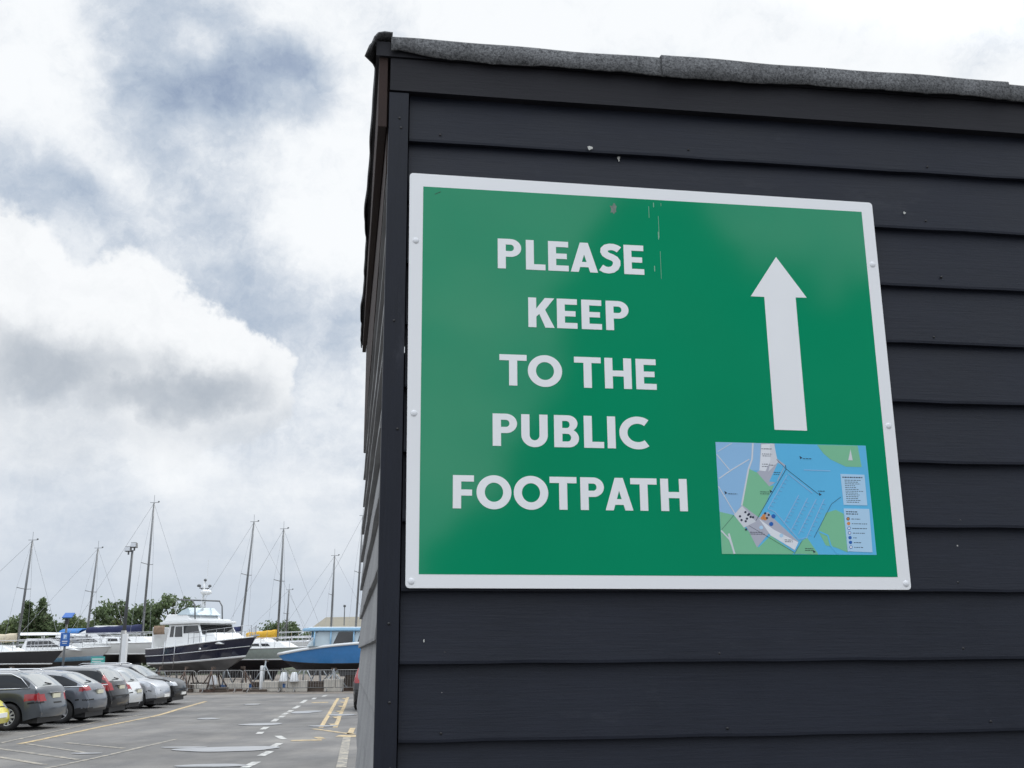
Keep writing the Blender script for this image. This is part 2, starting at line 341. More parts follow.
# ================================================================== shed
YAW = R(8.6313); CX, CY = -.2900, 2.310
blackp = bpy.data.materials.new('black_painted_timber'); blackp.use_nodes = True
def build_timber(mt, c0, c1, worncol, wornamt, rough0, rough1, axis, speck=True):
    t = mt.node_tree; b = t.nodes['Principled BSDF']; ln = t.links.new; nn = t.nodes.new
    tcn = nn('ShaderNodeTexCoord'); o = tcn.outputs['Object']
    def nz(sc, det, ro, st=None):
        n = nn('ShaderNodeTexNoise'); n.inputs['Scale'].default_value = sc; n.inputs['Detail'].default_value = det; n.inputs['Roughness'].default_value = ro
        src = o
        if st: mp = nn('ShaderNodeMapping'); mp.inputs['Scale'].default_value = st; ln(o, mp.inputs[0]); src = mp.outputs[0]
        ln(src, n.inputs['Vector']); return n.outputs['Fac']
    st = {'x': (.05, 1, 1), 'y': (1, .05, 1), 'z': (1, 1, .05)}[axis]
    grain = nz(190, 4, .65, st); cloud = nz(2.6, 6, .6); scuff = nz(9, 8, .7, {'x': (.4, 1, 1), 'y': (1, .4, 1), 'z': (1, 1, .4)}[axis])
    r = nn('ShaderNodeValToRGB'); ln(cloud, r.inputs[0]); e = r.color_ramp.elements; e[0].position = .33; e[1].position = .68; e[0].color = (*c0, 1); e[1].color = (*c1, 1)
    mr = nn('ShaderNodeMapRange'); ln(scuff, mr.inputs[0]); mr.inputs[1].default_value = .60; mr.inputs[2].default_value = .80; mr.inputs[3].default_value = 0; mr.inputs[4].default_value = wornamt
    mx = nn('ShaderNodeMix'); mx.data_type = 'RGBA'; ln(mr.outputs[0], mx.inputs[0]); ln(r.outputs[0], mx.inputs[6]); mx.inputs[7].default_value = (*worncol, 1)
    col = mx.outputs[2]
    if speck:
        v = nn('ShaderNodeTexVoronoi'); v.inputs['Scale'].default_value = 14; v.inputs['Randomness'].default_value = 1; ln(o, v.inputs['Vector'])
        a = nn('ShaderNodeMath'); a.operation = 'LESS_THAN'; ln(v.outputs['Distance'], a.inputs[0]); a.inputs[1].default_value = .026
        sp = nn('ShaderNodeSeparateColor'); ln(v.outputs['Color'], sp.inputs[0]); g2 = nn('ShaderNodeMath'); g2.operation = 'GREATER_THAN'; ln(sp.outputs[0], g2.inputs[0]); g2.inputs[1].default_value = .93
        mu = nn('ShaderNodeMath'); mu.operation = 'MULTIPLY'; ln(a.outputs[0], mu.inputs[0]); ln(g2.outputs[0], mu.inputs[1])
        m3 = nn('ShaderNodeMix'); m3.data_type = 'RGBA'; ln(mu.outputs[0], m3.inputs[0]); ln(col, m3.inputs[6]); m3.inputs[7].default_value = (.34, .33, .32, 1); col = m3.outputs[2]
    ln(col, b.inputs['Base Color']); b.inputs['Specular IOR Level'].default_value = .27
    rr = nn('ShaderNodeMapRange'); ln(cloud, rr.inputs[0]); rr.inputs[1].default_value = .3; rr.inputs[2].default_value = .7; rr.inputs[3].default_value = rough0; rr.inputs[4].default_value = rough1; ln(rr.outputs[0], b.inputs['Roughness'])
    gm = nn('ShaderNodeMapRange'); ln(grain, gm.inputs[0]); gm.inputs[1].default_value = .3; gm.inputs[2].default_value = .7; gm.inputs[3].default_value = .90; gm.inputs[4].default_value = 1.10
    gx = nn('ShaderNodeMix'); gx.data_type = 'RGBA'; gx.blend_type = 'MULTIPLY'; gx.inputs[0].default_value = 1; ln(col, gx.inputs[6]); ln(gm.outputs[0], gx.inputs[7]); ln(gx.outputs[2], b.inputs['Base Color'])
    bp = nn('ShaderNodeBump'); bp.inputs['Strength'].default_value = .3; bp.inputs['Distance'].default_value = .002; ln(grain, bp.inputs['Height'])
    bp2 = nn('ShaderNodeBump'); bp2.inputs['Strength'].default_value = .3; bp2.inputs['Distance'].default_value = .004; ln(scuff, bp2.inputs['Height']); ln(bp.outputs[0], bp2.inputs['Normal'])
    ln(bp2.outputs[0], b.inputs['Normal'])
build_timber(blackp, (.0085, .0108, .0185), (.0140, .0168, .0270), (.045, .048, .058), .42, .44, .64, 'x')
cornerp = bpy.data.materials.new('black_painted_corner_timber'); cornerp.use_nodes = True
build_timber(cornerp, (.0078, .0098, .0165), (.0125, .0148, .0235), (.055, .058, .07), .6, .4, .6, 'z')
sidep = bpy.data.materials.new('weathered_side_timber'); sidep.use_nodes = True
build_timber(sidep, (.20, .20, .205), (.31, .31, .31), (.40, .39, .37), .7, .6, .8, 'y')
bargem = bpy.data.materials.new('brown_stained_timber'); bargem.use_nodes = True
build_timber(bargem, (.028, .018, .015), (.046, .029, .025), (.03, .016, .012), .6, .7, .85, 'y', False)
felt = bpy.data.materials.new('mineral_felt'); felt.use_nodes = True
def build_felt():
    t = felt.node_tree; b = t.nodes['Principled BSDF']; b.inputs['Roughness'].default_value = .9; ln = t.links.new; nn = t.nodes.new
    tcn = nn('ShaderNodeTexCoord'); o = tcn.outputs['Object']
    v = nn('ShaderNodeTexVoronoi'); v.inputs['Scale'].default_value = 420; ln(o, v.inputs['Vector'])
    n = nn('ShaderNodeTexNoise'); n.inputs['Scale'].default_value = 170; n.inputs['Detail'].default_value = 3; n.inputs['Roughness'].default_value = .8; ln(o, n.inputs['Vector'])
    n2 = nn('ShaderNodeTexNoise'); n2.inputs['Scale'].default_value = 9; n2.inputs['Detail'].default_value = 6; ln(o, n2.inputs['Vector'])
    sp = nn('ShaderNodeSeparateColor'); ln(v.outputs['Color'], sp.inputs[0])
    r = nn('ShaderNodeValToRGB'); ln(n.outputs['Fac'], r.inputs[0]); e = r.color_ramp.elements; e[0].position = .33; e[1].position = .70; e[0].color = (.036, .037, .040, 1); e[1].color = (.25, .254, .26, 1)
    r2 = nn('ShaderNodeValToRGB'); ln(n2.outputs['Fac'], r2.inputs[0]); e = r2.color_ramp.elements; e[0].position = .35; e[1].position = .65; e[0].color = (.7, .7, .7, 1); e[1].color = (1.1, 1.1, 1.1, 1)
    mx = nn('ShaderNodeMix'); mx.data_type = 'RGBA'; mx.blend_type = 'MULTIPLY'; mx.inputs[0].default_value = 1; ln(r.outputs[0], mx.inputs[6]); ln(r2.outputs[0], mx.inputs[7]); ln(mx.outputs[2], b.inputs['Base Color'])
    bp = nn('ShaderNodeBump'); bp.inputs['Strength'].default_value = .8; bp.inputs['Distance'].default_value = .002; ln(sp.outputs[0], bp.inputs['Height']); ln(bp.outputs[0], b.inputs['Normal'])
build_felt()
UPZ = .18                                # the shed stands on slightly higher ground
fascm = bpy.data.materials.new('fascia_timber'); fascm.use_nodes = True
build_timber(fascm, (.0105, .0105, .0145), (.0165, .0165, .021), (.06, .045, .04), .7, .5, .7, 'x')
shed = empty('shed', (CX, CY, UPZ), YAW, 'black weatherboarded timber shed with grey felt roof, carrying the green sign', 'shed')
SL, SD = 4.6, 3.72                      # length along the sign wall, depth
SLOPE = .090                            # roof rises a little to the back
edges = [3.026, 2.905, 2.749, 2.596, 2.448, 2.298, 2.150, 1.9975, 1.849, 1.697, 1.5395]
while edges[-1] > .2: edges.append(edges[-1]-.1535)
def boards(o_x0, o_x1, ztop, rngs, axis, m, thick=.022, thin=.009, slopefn=None):
    """feather-edged boards: thick lower edge laps over the thin upper edge of the board below"""
    b = MB(); n = 48
    zs = list(rngs)
    for i, z0 in enumerate(zs):
        z1 = (zs[i-1] if i else ztop)+.012
        q = random.Random(i*13+len(zs)); a1, a2, p1, p2 = q.uniform(.0006, .0016), q.uniform(.0004, .001), q.uniform(0, 6), q.uniform(0, 6)
        tw = q.uniform(-.0015, .0025)
        lowf, lowb, upf, upb, mid = [], [], [], [], []
        for k in range(n+1):
            x = lerp(o_x0, o_x1, k/n); wv = a1*math.sin(x*2.1+p1)+a2*math.sin(x*6.3+p2); zj = .0007*math.sin(x*17+p1)+.0005*math.sin(x*41+p2)
            zz = z1 if slopefn is None or i else max(z1, slopefn(x))
            pr = -tw-wv
            P = (lambda x, y, z: (x, y, z)) if axis == 'x' else (lambda x, y, z: (y, x, z))
            lowf.append(P(x, pr, z0+zj)); mid.append(P(x, pr-.0012+ .0005, z0+.006+zj)); upf.append(P(x, thick-thin-.004+wv*.3, zz)); lowb.append(P(x, thick, z0+zj)); upb.append(P(x, thick, zz))
        b.grid([upb, upf, mid, lowf, lowb], m, smooth=False)
        b.add([lowf[0], mid[0], upf[0], upb[0], lowb[0], lowf[-1], mid[-1], upf[-1], upb[-1], lowb[-1]], [(0, 1, 2, 3, 4), (9, 8, 7, 6, 5)], m)
    return b
fb_ = boards(.0495, SL-.05, 3.026+.10, edges[1:], 'x', blackp, thick=.030, thin=.008)
fb_.build('front_wall', shed)
# boards on the gable side follow their own spacing; a little swollen and out of line
sedges = [2.975-.1535*i for i in range(19)]
sb = boards(.024, SD-.03, 3.05, sedges, 'y', sidep, thick=.026, thin=.009, slopefn=lambda y: 3.10+SLOPE*y)
sb.build('side_wall', shed)
bk = MB(); bk.box((.03, SD-.024, .05), (SL-.03, SD, 3.09+SLOPE*SD), sidep); bk.build('back_wall', shed)
rw = MB(); rw.hexa([(SL-.024, .03, .05), (SL, .03, .05), (SL, SD-.03, .05), (SL-.024, SD-.03, .05)], [(SL-.024, .03, 3.10), (SL, .03, 3.10), (SL, SD-.03, 3.10+SLOPE*SD), (SL-.024, SD-.03, 3.10+SLOPE*SD)], sidep); rw.build('side_wall', shed)
ib = MB(); ib.box((.03, .03, -.18), (SL-.03, SD-.03, .09), blackp); ib.build('floor_frame', shed)
lin = MB(); lin.box((.05, .026, .1), (SL-.05, .04, 3.08), blackp); lin.box((.03, .05, .1), (.044, SD-.05, 3.08), blackp); lin.build('wall_lining', shed)
for x0, x1 in ((-.0005, .0465), (SL-.047, SL)):
    cb = MB(); cb.box((x0, -.013, .04), (x1, .022, 3.0235), cornerp); cb.build('corner_board', shed, bevel=.0022)
tb = MB()
n = 40
rows = [[], [], [], []]
for k in range(n+1):
    x = lerp(.001, SL, k/n); wv = .0012*math.sin(x*3)+.0008*math.sin(x*7.7)
    rows[0].append((x, -.016+wv, 3.0265)); rows[1].append((x, -.017+wv, 3.112)); rows[2].append((x, .024, 3.112)); rows[3].append((x, .024, 3.0265))
tb.grid(rows+[rows[0]], blackp, smooth=False); tb.add([r[0] for r in rows]+[r[-1] for r in rows], [(0, 1, 2, 3), (7, 6, 5, 4)], blackp)
tb.mats = [fascm]; tb.build('fascia_board', shed, bevel=.0015)
# barge board up the gable
bb = MB(); bb.hexa([(-.026, -.012, 2.93), (-.005, -.012, 2.93), (-.005, SD-.02, 3.085+SLOPE*SD), (-.026, SD-.02, 3.085+SLOPE*SD)], [(-.026, -.012, 3.140), (-.005, -.012, 3.140), (-.005, SD-.02, 3.140+SLOPE*SD), (-.026, SD-.02, 3.140+SLOPE*SD)], bargem); bb.build('barge_board', shed, bevel=.002)
gb = MB(); gb.hexa([(-.0035, .0225, 2.825), (.012, .0225, 2.825), (.012, SD-.03, 2.825), (-.0035, SD-.03, 2.825)], [(-.0035, .0225, 3.10), (.012, .0225, 3.10), (.012, SD-.03, 3.10+SLOPE*SD), (-.0035, SD-.03, 3.10+SLOPE*SD)], bargem); gb.build('gable_board', shed)
rd = MB(); rd.hexa([(-.034, -.022, 3.1125), (SL+.03, -.022, 3.1125), (SL+.03, SD+.03, 3.1125+SLOPE*SD+.03), (-.034, SD+.03, 3.1125+SLOPE*SD+.03)],
                   [(-.034, -.022, 3.150), (SL+.03, -.022, 3.150), (SL+.03, SD+.03, 3.150+SLOPE*SD), (-.034, SD+.03, 3.150+SLOPE*SD)], fascm)
rd.build('roof_deck', shed)
# felt: turned down over the eave and, loosely, over the verge
def wav(x, s): return .006*math.sin(x*5.1+s)+.004*math.sin(x*11.7+2*s)+.0025*math.sin(x*29+s*3)
def felt_piece(x0, x1, lift, seed, verge=False):
    b = MB(); nx = max(6, int((x1-x0)/.02)); rows = []
    for k in range(nx+1):
        x = lerp(x0, x1, k/nx); h = .0014*math.sin(x*9+seed)+.001*math.sin(x*23+seed)
        zt = 3.158+lift+h; col = []
        zl = 3.108+wav(x, 1.0)*.55+(.012*math.exp(-((x-.03)/.05)**2) if verge else 0)
        fo = -.030-lift
        for y, z in ((fo+.004*math.sin(x*8)-.003, zl+.0016*math.sin(x*97)*math.sin(x*31)), (fo-.002+.0015*math.sin(x*13), lerp(zl, zt, .5)), (fo-.001, zt-.003), (fo+.002, zt+.0005), (fo+.010, zt+.002)): col.append((x, y, z))
        for y in (.05, .6, 1.2, 1.9, 2.6, 3.2, SD+.035): col.append((x, y, zt+.001+SLOPE*y+.002*math.sin(y*5+x*6+seed)))
        rows.append(col)
    b.grid(rows, felt)
    o = b.build('roof_felt', shed, fix=False); md = o.modifiers.new('thick', 'SOLIDIFY'); md.thickness = .004; md.offset = 0
    return o
felt_piece(.001, .679, 0, 0.3, True); felt_piece(.671, 1.612, .0045, 1.7); felt_piece(1.604, SL+.035, .0005, 2.9)
vb = MB(); rows = []; ny = 90
for k in range(ny+1):
    y = lerp(-.036, SD+.04, k/ny); q = .005*math.sin(y*3.7+.6)+.003*math.sin(y*8.3+1.1)+.0012*math.sin(y*21); zt = 3.163+SLOPE*max(y, 0)
    fr = math.exp(-(y/.05)**2)
    rows.append([(.004, y, zt+.004), (-.016, y, zt+.005), (-.028-fr*.004, y, zt+.001), (-.035+q*.3-fr*.008, y, zt-.008-fr*.004), (-.038+q*.5-fr*.014, y, zt-.024-fr*.006), (-.039+q*.9-fr*.024, y, zt-.038+q*.8), (-.037+q*1.1-fr*.030, y, zt-.050+q*1.8)])
vb.grid(rows, felt); vo = vb.build('verge_felt', shed, fix=False); md = vo.modifiers.new('thick', 'SOLIDIFY'); md.thickness = .004; md.offset = 0
# nail heads on the corner board, flakes of dropped paint and bird lime on the boards
nailm = mat('dark_nail', (.01, .01, .012), .5); limem = mat('bird_lime', (.5, .5, .47), .8, var=.3, vs_=60)
for z in (2.93, 2.955, 2.45, 2.20, 1.78, 1.62, 1.49):
    nb = MB(); nb.lathe([(0, -.0146), (.003, -.0144), (.0034, -.0128)], nailm, 'y', 10, (.03+rng.uniform(-.008, .008), 0, z)); nb.build('nail', shed)
def blob(b, x, z, r, m, y, asp=1., n=14, seed=0):
    q = random.Random(seed); pts = []
    for k in range(n):
        a = 2*math.pi*k/n; rr = r*(1+q.uniform(-.45, .35)); pts.append((x+rr*math.cos(a), y, z+rr*asp*math.sin(a)))
    b.add(pts+[(p[0], y+.0006, p[2]) for p in pts], [tuple(range(n))]+[(i, (i+1) % n, (i+1) % n+n, i+n) for i in range(n)], m)
for i, (x, z, r, a) in enumerate([(.489, 2.913, .006, .9), (.565, 2.897, .0035, 2.0), (1.30, 2.79, .003, 1.2), (.10, 1.745, .0016, 2)]):
    zi = max(e for e in edges if e <= z); t = (z-zi)/.165
    fl = MB(); blob(fl, x, z, r, limem, lerp(-.0045, .0155, t)-.002, a, seed=i); fl.build('bird_lime', shed)

for zi in edges[1:12]:
    for k in range(5):
        nb = MB(); nx_ = .12+.62*k+rng.uniform(-.03, .03); zz = zi+.022+rng.uniform(-.006, .006)
        if .05 < nx_ < 1.22 and 1.84 < zz < 2.82: continue
        nb.lathe([(0, -.0012), (.0028, -.0010), (.0034, .004)], nailm, 'y', 8, (nx_, 0, zz)); nb.build('nail', shed)
# ================================================================== the sign
sign = empty('footpath_sign', (CX, CY, UPZ), YAW, 'large green PLEASE KEEP TO THE PUBLIC FOOTPATH sign with white border on the black shed', 'sign')
signw = mat('white_sign_face', (.80, .805, .815), .28, var=.02, vs_=3, spec=.5)
signg = mat('green_sign_face', (.0, .250, .114), .07, var=.05, vs_=2.2, spec=.42)
_g = signg.node_tree.nodes['Principled BSDF']
vinyl = mat('white_vinyl', (.80, .805, .815), .35, var=.02)
sA, sB, sC, sE = (.0515, 2.8165), (1.2094, 2.8085), (1.2148, 1.8523), (.0583, 1.8540)  # TL TR BR BL, a hair out of square as it hangs
def rounded(quad, r, k=7):
    pts = []; n = len(quad)
    for i in range(n):
        p = Vector(quad[i]); a = (Vector(quad[i-1])-p).normalized(); b = (Vector(quad[(i+1) % n])-p).normalized()
        for j in range(k+1):
            t = j/k; pts.append((p+a*r)*(1-t)**2+p*2*t*(1-t)+(p+b*r)*t*t)
    return [(v.x, v.y) for v in pts]
XZ = Matrix(((1, 0, 0, 0), (0, 0, -1, 0), (0, 1, 0, 0), (0, 0, 0, 1)))   # (x, z, depth towards viewer) -> local
pn = MB(); pn.prism(rounded([sE, sC, sB, sA], .010), .0065, .0105, signw, XZ); pn.build('panel', sign, bevel=.0006)
gq = [(.0865, 1.8835), (1.1840, 1.8810), (1.1790, 2.7820), (.0840, 2.7835)]
gn = MB(); gn.prism(gq, .0104, .0109, signg, XZ); gn.build('green_face', sign)
# lettering: geometric bold capitals, outlines drawn on a 1-unit cap height
def arc(cx, cy, rx, ry, a0, a1, n=20): return [(cx+rx*math.cos(R(lerp(a0, a1, i/n))), cy+ry*math.sin(R(lerp(a0, a1, i/n)))) for i in range(n+1)]
T = .225
def ring(w): return [arc(w/2, .5, w/2, .515, 0, 360, 48)[:-1], arc(w/2, .5, w/2-T, .515-T, 360, 0, 48)[:-1]]
def thickline(pts, w):
    l, r = [], []
    P = [Vector(p) for p in pts]
    for i, p in enumerate(P):
        a = P[max(0, i-1)]; b = P[min(len(P)-1, i+1)]; t = (b-a).normalized(); n = Vector((-t.y, t.x))*w/2; l.append(tuple(p+n)); r.append(tuple(p-n))
    return l+r[::-1]
def poly_P(w, top=1., h=.60):
    r = h/2
    return [[(0, 0), (T, 0), (T, 1-h)]+[(w-r, 1-h)]+arc(w-r, 1-r, r, r, -90, 90, 20)+[(0, 1)], [(T, 1-h+.19), (T, .81)]+[(w-r, .81)]+arc(w-r, 1-r, r-.205, r-.19, 90, -90, 16)]
GL = {
 'P': (.66, poly_P(.66)),
 'L': (.55, [[(0, 0), (.55, 0), (.55, .19), (T, .19), (T, 1), (0, 1)]]),
 'E': (.58, [[(0, 0), (.58, 0), (.58, .19), (T, .19), (T, .41), (.53, .41), (.53, .59), (T, .59), (T, .81), (.575, .81), (.575, 1), (0, 1)]]),
 'F': (.57, [[(0, 0), (T, 0), (T, .385), (.52, .385), (.52, .57), (T, .57), (T, .81), (.57, .81), (.57, 1), (0, 1)]]),
 'A': (.78, [[(0, 0), (.225, 0), (.272, .17), (.508, .17), (.555, 0), (.78, 0), (.505, 1), (.275, 1)], [(.322, .345), (.39, .60), (.458, .345)]]),
 'K': (.74, [[(0, 0), (T, 0), (T, .36), (.31, .455), (.475, 0.0), (.74, 0), (.475, .60), (.74, 1), (.47, 1), (T, .63), (T, 1), (0, 1)]]),
 'T': (.75, [[(.2625, 0), (.4875, 0), (.4875, .81), (.75, .81), (.75, 1), (0, 1), (0, .81), (.2625, .81)]]),
 'H': (.76, [[(0, 0), (T, 0), (T, .40), (.535, .40), (.535, 0), (.76, 0), (.76, 1), (.535, 1), (.535, .59), (T, .59), (T, 1), (0, 1)]]),
 'I': (T, [[(0, 0), (T, 0), (T, 1), (0, 1)]]),
 'O': (.95, ring(.95)),
 'U': (.72, [[(0, 1), (0, .36)]+arc(.36, .36, .36, .375, 180, 360, 24)+[(.72, 1), (.495, 1), (.495, .36)]+arc(.36, .36, .135, .165, 360, 180, 16)+[(T, 1)]]),
 'B': (.68, [[(0, 0), (.40, 0)]+arc(.40, .285, .28, .285, -90, 62, 16)+arc(.38, .745, .265, .255, -50, 90, 14)+[(0, 1)],
             [(T, .18), (T, .42), (.36, .42)]+arc(.37, .30, .095, .12, 90, -90, 10), [(T, .60), (T, .82), (.34, .82)]+arc(.345, .71, .085, .11, 90, -90, 10)]),
 'C': (.84, [thickline(arc(.515, .5, .515-T/2, .515-T/2, 52, 308, 36), T)]),
 'S': (.60, [thickline([(.565, .815), (.49, .868), (.40, .900), (.30, .902), (.20, .872), (.140, .805), (.132, .725), (.165, .650), (.245, .592), (.355, .545), (.44, .492), (.487, .415), (.488, .310), (.445, .205), (.36, .130), (.25, .100), (.145, .118), (.035, .185)], .222)]),
}
def text_line(txt, x0, x1, z0, z1):
    h = z1-z0; gap = {'default': .115}; tight = {'PL': .13, 'LE': .08, 'EA': .055, 'AS': .055, 'SE': .10, 'TO': .03, 'TH': .105, 'HE': .125, 'PU': .115, 'UB': .175, 'BL': .14, 'LI': .10, 'IC': .11, 'FO': .07, 'OO': .065, 'OT': .04, 'TP': .105, 'PA': .035, 'AT': -.065, 'KE': .07, 'EE': .12, 'EP': .12}
    adv = []; x = 0
    for i, ch in enumerate(txt):
        if ch == ' ': x += .34; continue
        adv.append((ch, x)); x += GL[ch][0]
        if i+1 < len(txt) and txt[i+1] != ' ': x += tight.get(txt[i:i+2], .125)
        end = x
    sx = (x1-x0)/end
    cu = bpy.data.curves.new('lettering', 'CURVE'); cu.dimensions = '2D'; cu.fill_mode = 'BOTH'; cu.extrude = .00025
    for ch, ax in adv:
        for outl in GL[ch][1]:
            sp = cu.splines.new('POLY'); sp.points.add(len(outl)-1); sp.use_cyclic_u = True
            for p, (px, pz) in zip(sp.points, outl): p.co = ((ax+px)*sx, pz*h, 0, 1)
    tmp = bpy.data.objects.new('tmp', cu); COL.objects.link(tmp)
    bpy.context.view_layer.update()
    me = bpy.data.meshes.new_from_object(tmp.evaluated_get(bpy.context.evaluated_depsgraph_get()))
    bpy.data.objects.remove(tmp, do_unlink=True)
    for v in me.vertices: v.co = (x0+v.co.x, -.01125-v.co.z, z0+v.co.y)
    me.materials.clear(); me.materials.append(vinyl); me.name = 'lettering'
    o = bpy.data.objects.new('lettering', me); COL.objects.link(o); o.parent = sign
    o['label'] = 'white capitals reading '+txt
text_line('PLEASE', .260, .612, 2.588, 2.662)
text_line('KEEP', .331, .570, 2.4475, 2.5195)
text_line('TO THE', .263, .631, 2.307, 2.380)
text_line('PUBLIC', .247, .609, 2.167, 2.241)
text_line('FOOTPATH', .1585, .692, 2.026, 2.0995)
ar = MB(); ar.prism([(.911, 2.2195), (.991, 2.219), (.9875, 2.548), (1.016, 2.5485), (.945, 2.650), (.874, 2.546), (.908, 2.546)], .0109, .0114, vinyl, XZ); ar.build('arrow', sign)
rivm = mat('painted_rivet', (.74, .75, .77), .3, var=.03)
for (x, z) in ((.0685, 2.647), (.0705, 2.237), (.0705, 1.8685), (1.195, 2.643), (1.197, 2.236), (1.203, 1.8665)):
    rv = MB(); rv.lathe([(.0072, 0), (.0070, -.0010), (.0056, -.0020), (.0032, -.0027), (0, -.003)], rivm, 'y', 20); rv.build('rivet', sign, loc=(x, -.0104, z))
# marks of age on the green face
stm = mat('grey_stain', (.16, .20, .17), .7, var=.3, vs_=90); drm = mat('pale_drip', (.22, .42, .30), .6, var=.2)
st = MB(); blob(st, .542, 2.755, .0085, stm, -.0113, 1.5, 16, 3); st.build('stain', sign)
for i, (x, z, l) in enumerate([(.629, 2.765, .03), (.641, 2.775, .012), (.652, 2.74, .055), (.650, 2.70, .02), (.653, 2.65, .07), (.637, 2.612, .014), (.660, 2.775, .008)]):
    st = MB(); st.box((x, -.0112, z-l), (x+.0009+.0007*(i % 2), -.0107, z), drm); st.build('drip', sign)
st = MB(); st.box((-.004, -.0112, -.0005), (.012, -.0108, .0005), nailm, Matrix.Translation((.115, 0, 2.767)) @ Matrix.Rotation(R(-28), 4, 'Y')); st.build('scratch', sign)
# the little printed map
mq = [(.7665, 1.931), (1.137, 1.931), (1.134, 2.1865), (.7655, 2.187)]
mb = MB()
K = lambda n, c: mat('map_print_'+n, c, .3, var=.03, vs_=5)
sea, sea2, land, road, urban, legend, ink, blue_d, orange, white_m = K('sea', (.11, .46, .74)), K('pale', (.27, .48, .72)), K('land', (.20, .50, .30)), K('road', (.62, .64, .68)), K('urban', (.42, .43, .50)), K('legend', (.42, .62, .80)), K('ink', (.03, .04, .07)), K('dot', (.02, .12, .42)), K('orange', (.62, .25, .08)), K('white', (.72, .74, .78))
def MP(p):            # map pixels (zoomed view of the print) -> wall
    X, Y = p
    TL, TR, BR, BL = (78, 60), (842, 78), (902, 638), (118, 632)
    # inverse bilinear by a few Newton steps
    u = v = .5
    for _ in range(12):
        def F(u, v): return [(TL[i]*(1-u)+TR[i]*u)*(1-v)+(BL[i]*(1-u)+BR[i]*u)*v for i in (0, 1)]
        f0 = F(u, v); fu = [(TR[i]-TL[i])*(1-v)+(BR[i]-BL[i])*v for i in (0, 1)]; fv = [(BL[i]*(1-u)+BR[i]*u)-(TL[i]*(1-u)+TR[i]*u) for i in (0, 1)]
        dx, dy = X-f0[0], Y-f0[1]; det = fu[0]*fv[1]-fu[1]*fv[0]
        u += (dx*fv[1]-dy*fv[0])/det; v += (fu[0]*dy-fu[1]*dx)/det
    u = min(1, max(0, u)); v = min(1, max(0, v))
    bl, br, tr, tl = [Vector(q) for q in mq]
    r = (tl*(1-u)+tr*u)*(1-v)+(bl*(1-u)+br*u)*v
    return (r.x, r.y)
mz = [.0112]
def mpoly(pts, m, lvl): b = [MP(p) for p in pts]; mb.prism(b, .0110, .0113+.00012*lvl, m, XZ)
def mline(pts, wd, m, lvl): wd *= (.6 if m is ink and lvl < 7 else 1); mpoly(thickline(pts, wd), m, lvl)
def mdot(x, y, r, m, lvl): mpoly([(x+r*math.cos(k*.785), y+r*math.sin(k*.785)) for k in range(8)], m, lvl)
mpoly([(78, 60), (842, 78), (902, 638), (118, 632)], sea, 0)
mpoly([(78, 60), (280, 64), (262, 150), (245, 205), (215, 385), (175, 435), (104, 425)], sea2, 1)
mpoly([(262, 64), (305, 66), (300, 210), (245, 205)], sea2, 1.3)
mpoly([(305, 66), (375, 68), (380, 140), (430, 180), (395, 260), (350, 290), (285, 215), (300, 210)], urban, 2)
mpoly([(308, 72), (350, 70), (360, 150), (330, 212), (300, 208)], white_m, 3)
mpoly([(350, 68), (372, 70), (392, 165), (345, 215), (355, 150)], road, 3.2)
mpoly([(392, 168), (425, 185), (385, 270), (350, 265)], sea, 3)
mpoly([(248, 200), (290, 220), (350, 290), (375, 285), (300, 450), (268, 440), (215, 385)], land, 2)
mpoly([(104, 420), (172, 436), (250, 520), (300, 600), (360, 540), (480, 625), (470, 634), (118, 632)], land, 2)
mpoly([(175, 436), (215, 385), (300, 450), (345, 420), (370, 450), (500, 570), (482, 615), (350, 530), (292, 600), (240, 500)], urban, 3)
mpoly([(300, 455), (375, 510), (500, 575), (482, 612), (360, 540)], white_m, 3.5)
mpoly([(175, 436), (215, 390), (285, 470), (225, 500)], road, 3.6)
mpoly([(480, 632), (520, 565), (545, 552), (600, 630), (600, 636)], land, 2)
mpoly([(590, 74), (800, 78), (822, 190), (740, 188), (660, 150), (625, 120)], land, 2)
mpoly([(640, 425), (690, 410), (730, 430), (752, 625), (690, 600), (640, 590), (602, 520)], land, 2)
mline([(605, 520), (650, 540), (665, 590), (700, 632)], 8, sea, 4)
mline([(150, 530), (180, 632)], 9, road, 4); mline([(112, 515), (155, 560), (182, 632)], 7, road, 4.2)
mline([(265, 66), (262, 150), (245, 200), (213, 388)], 8, road, 4); mline([(85, 125), (150, 205)], 4, road, 4.1); mline([(98, 250), (160, 205), (248, 150)], 5, road, 4.3); mline([(96, 290), (180, 430)], 4, road, 4.4); mline([(90, 110), (160, 66)], 3, road, 4.5)
mline([(430, 180), (435, 200), (285, 465)], 4, ink, 4); mline([(385, 150), (435, 200), (600, 330)], 3, ink, 4.1); mline([(715, 345), (668, 380), (580, 550)], 3, ink, 4.2)
mline([(250, 490), (480, 625)], 2.5, ink, 5); mline([(115, 510), (175, 437)], 2.5, ink, 4.6); mline([(480, 632), (520, 565)], 2, ink, 4.6)
for i, (a, b_) in enumerate([((440, 232), (345, 405)), ((500, 335), (425, 480)), ((545, 350), (460, 520)), ((590, 355), (500, 535)), ((630, 355), (540, 555))]):
    mline([a, b_], 4, sea2, 4+.1*i)
    for t in range(1, 9):
        p = Vector(a).lerp(Vector(b_), t/9); mline([(p.x-3, p.y), (p.x+16, p.y+7)], 1.6, sea2, 5)
mline([(445, 225), (570, 325)], 4, sea2, 4.7); mline([(345, 405), (380, 420), (500, 560), (545, 550)], 4, sea2, 4.8); mline([(525, 205), (660, 210)], 4, sea2, 4)
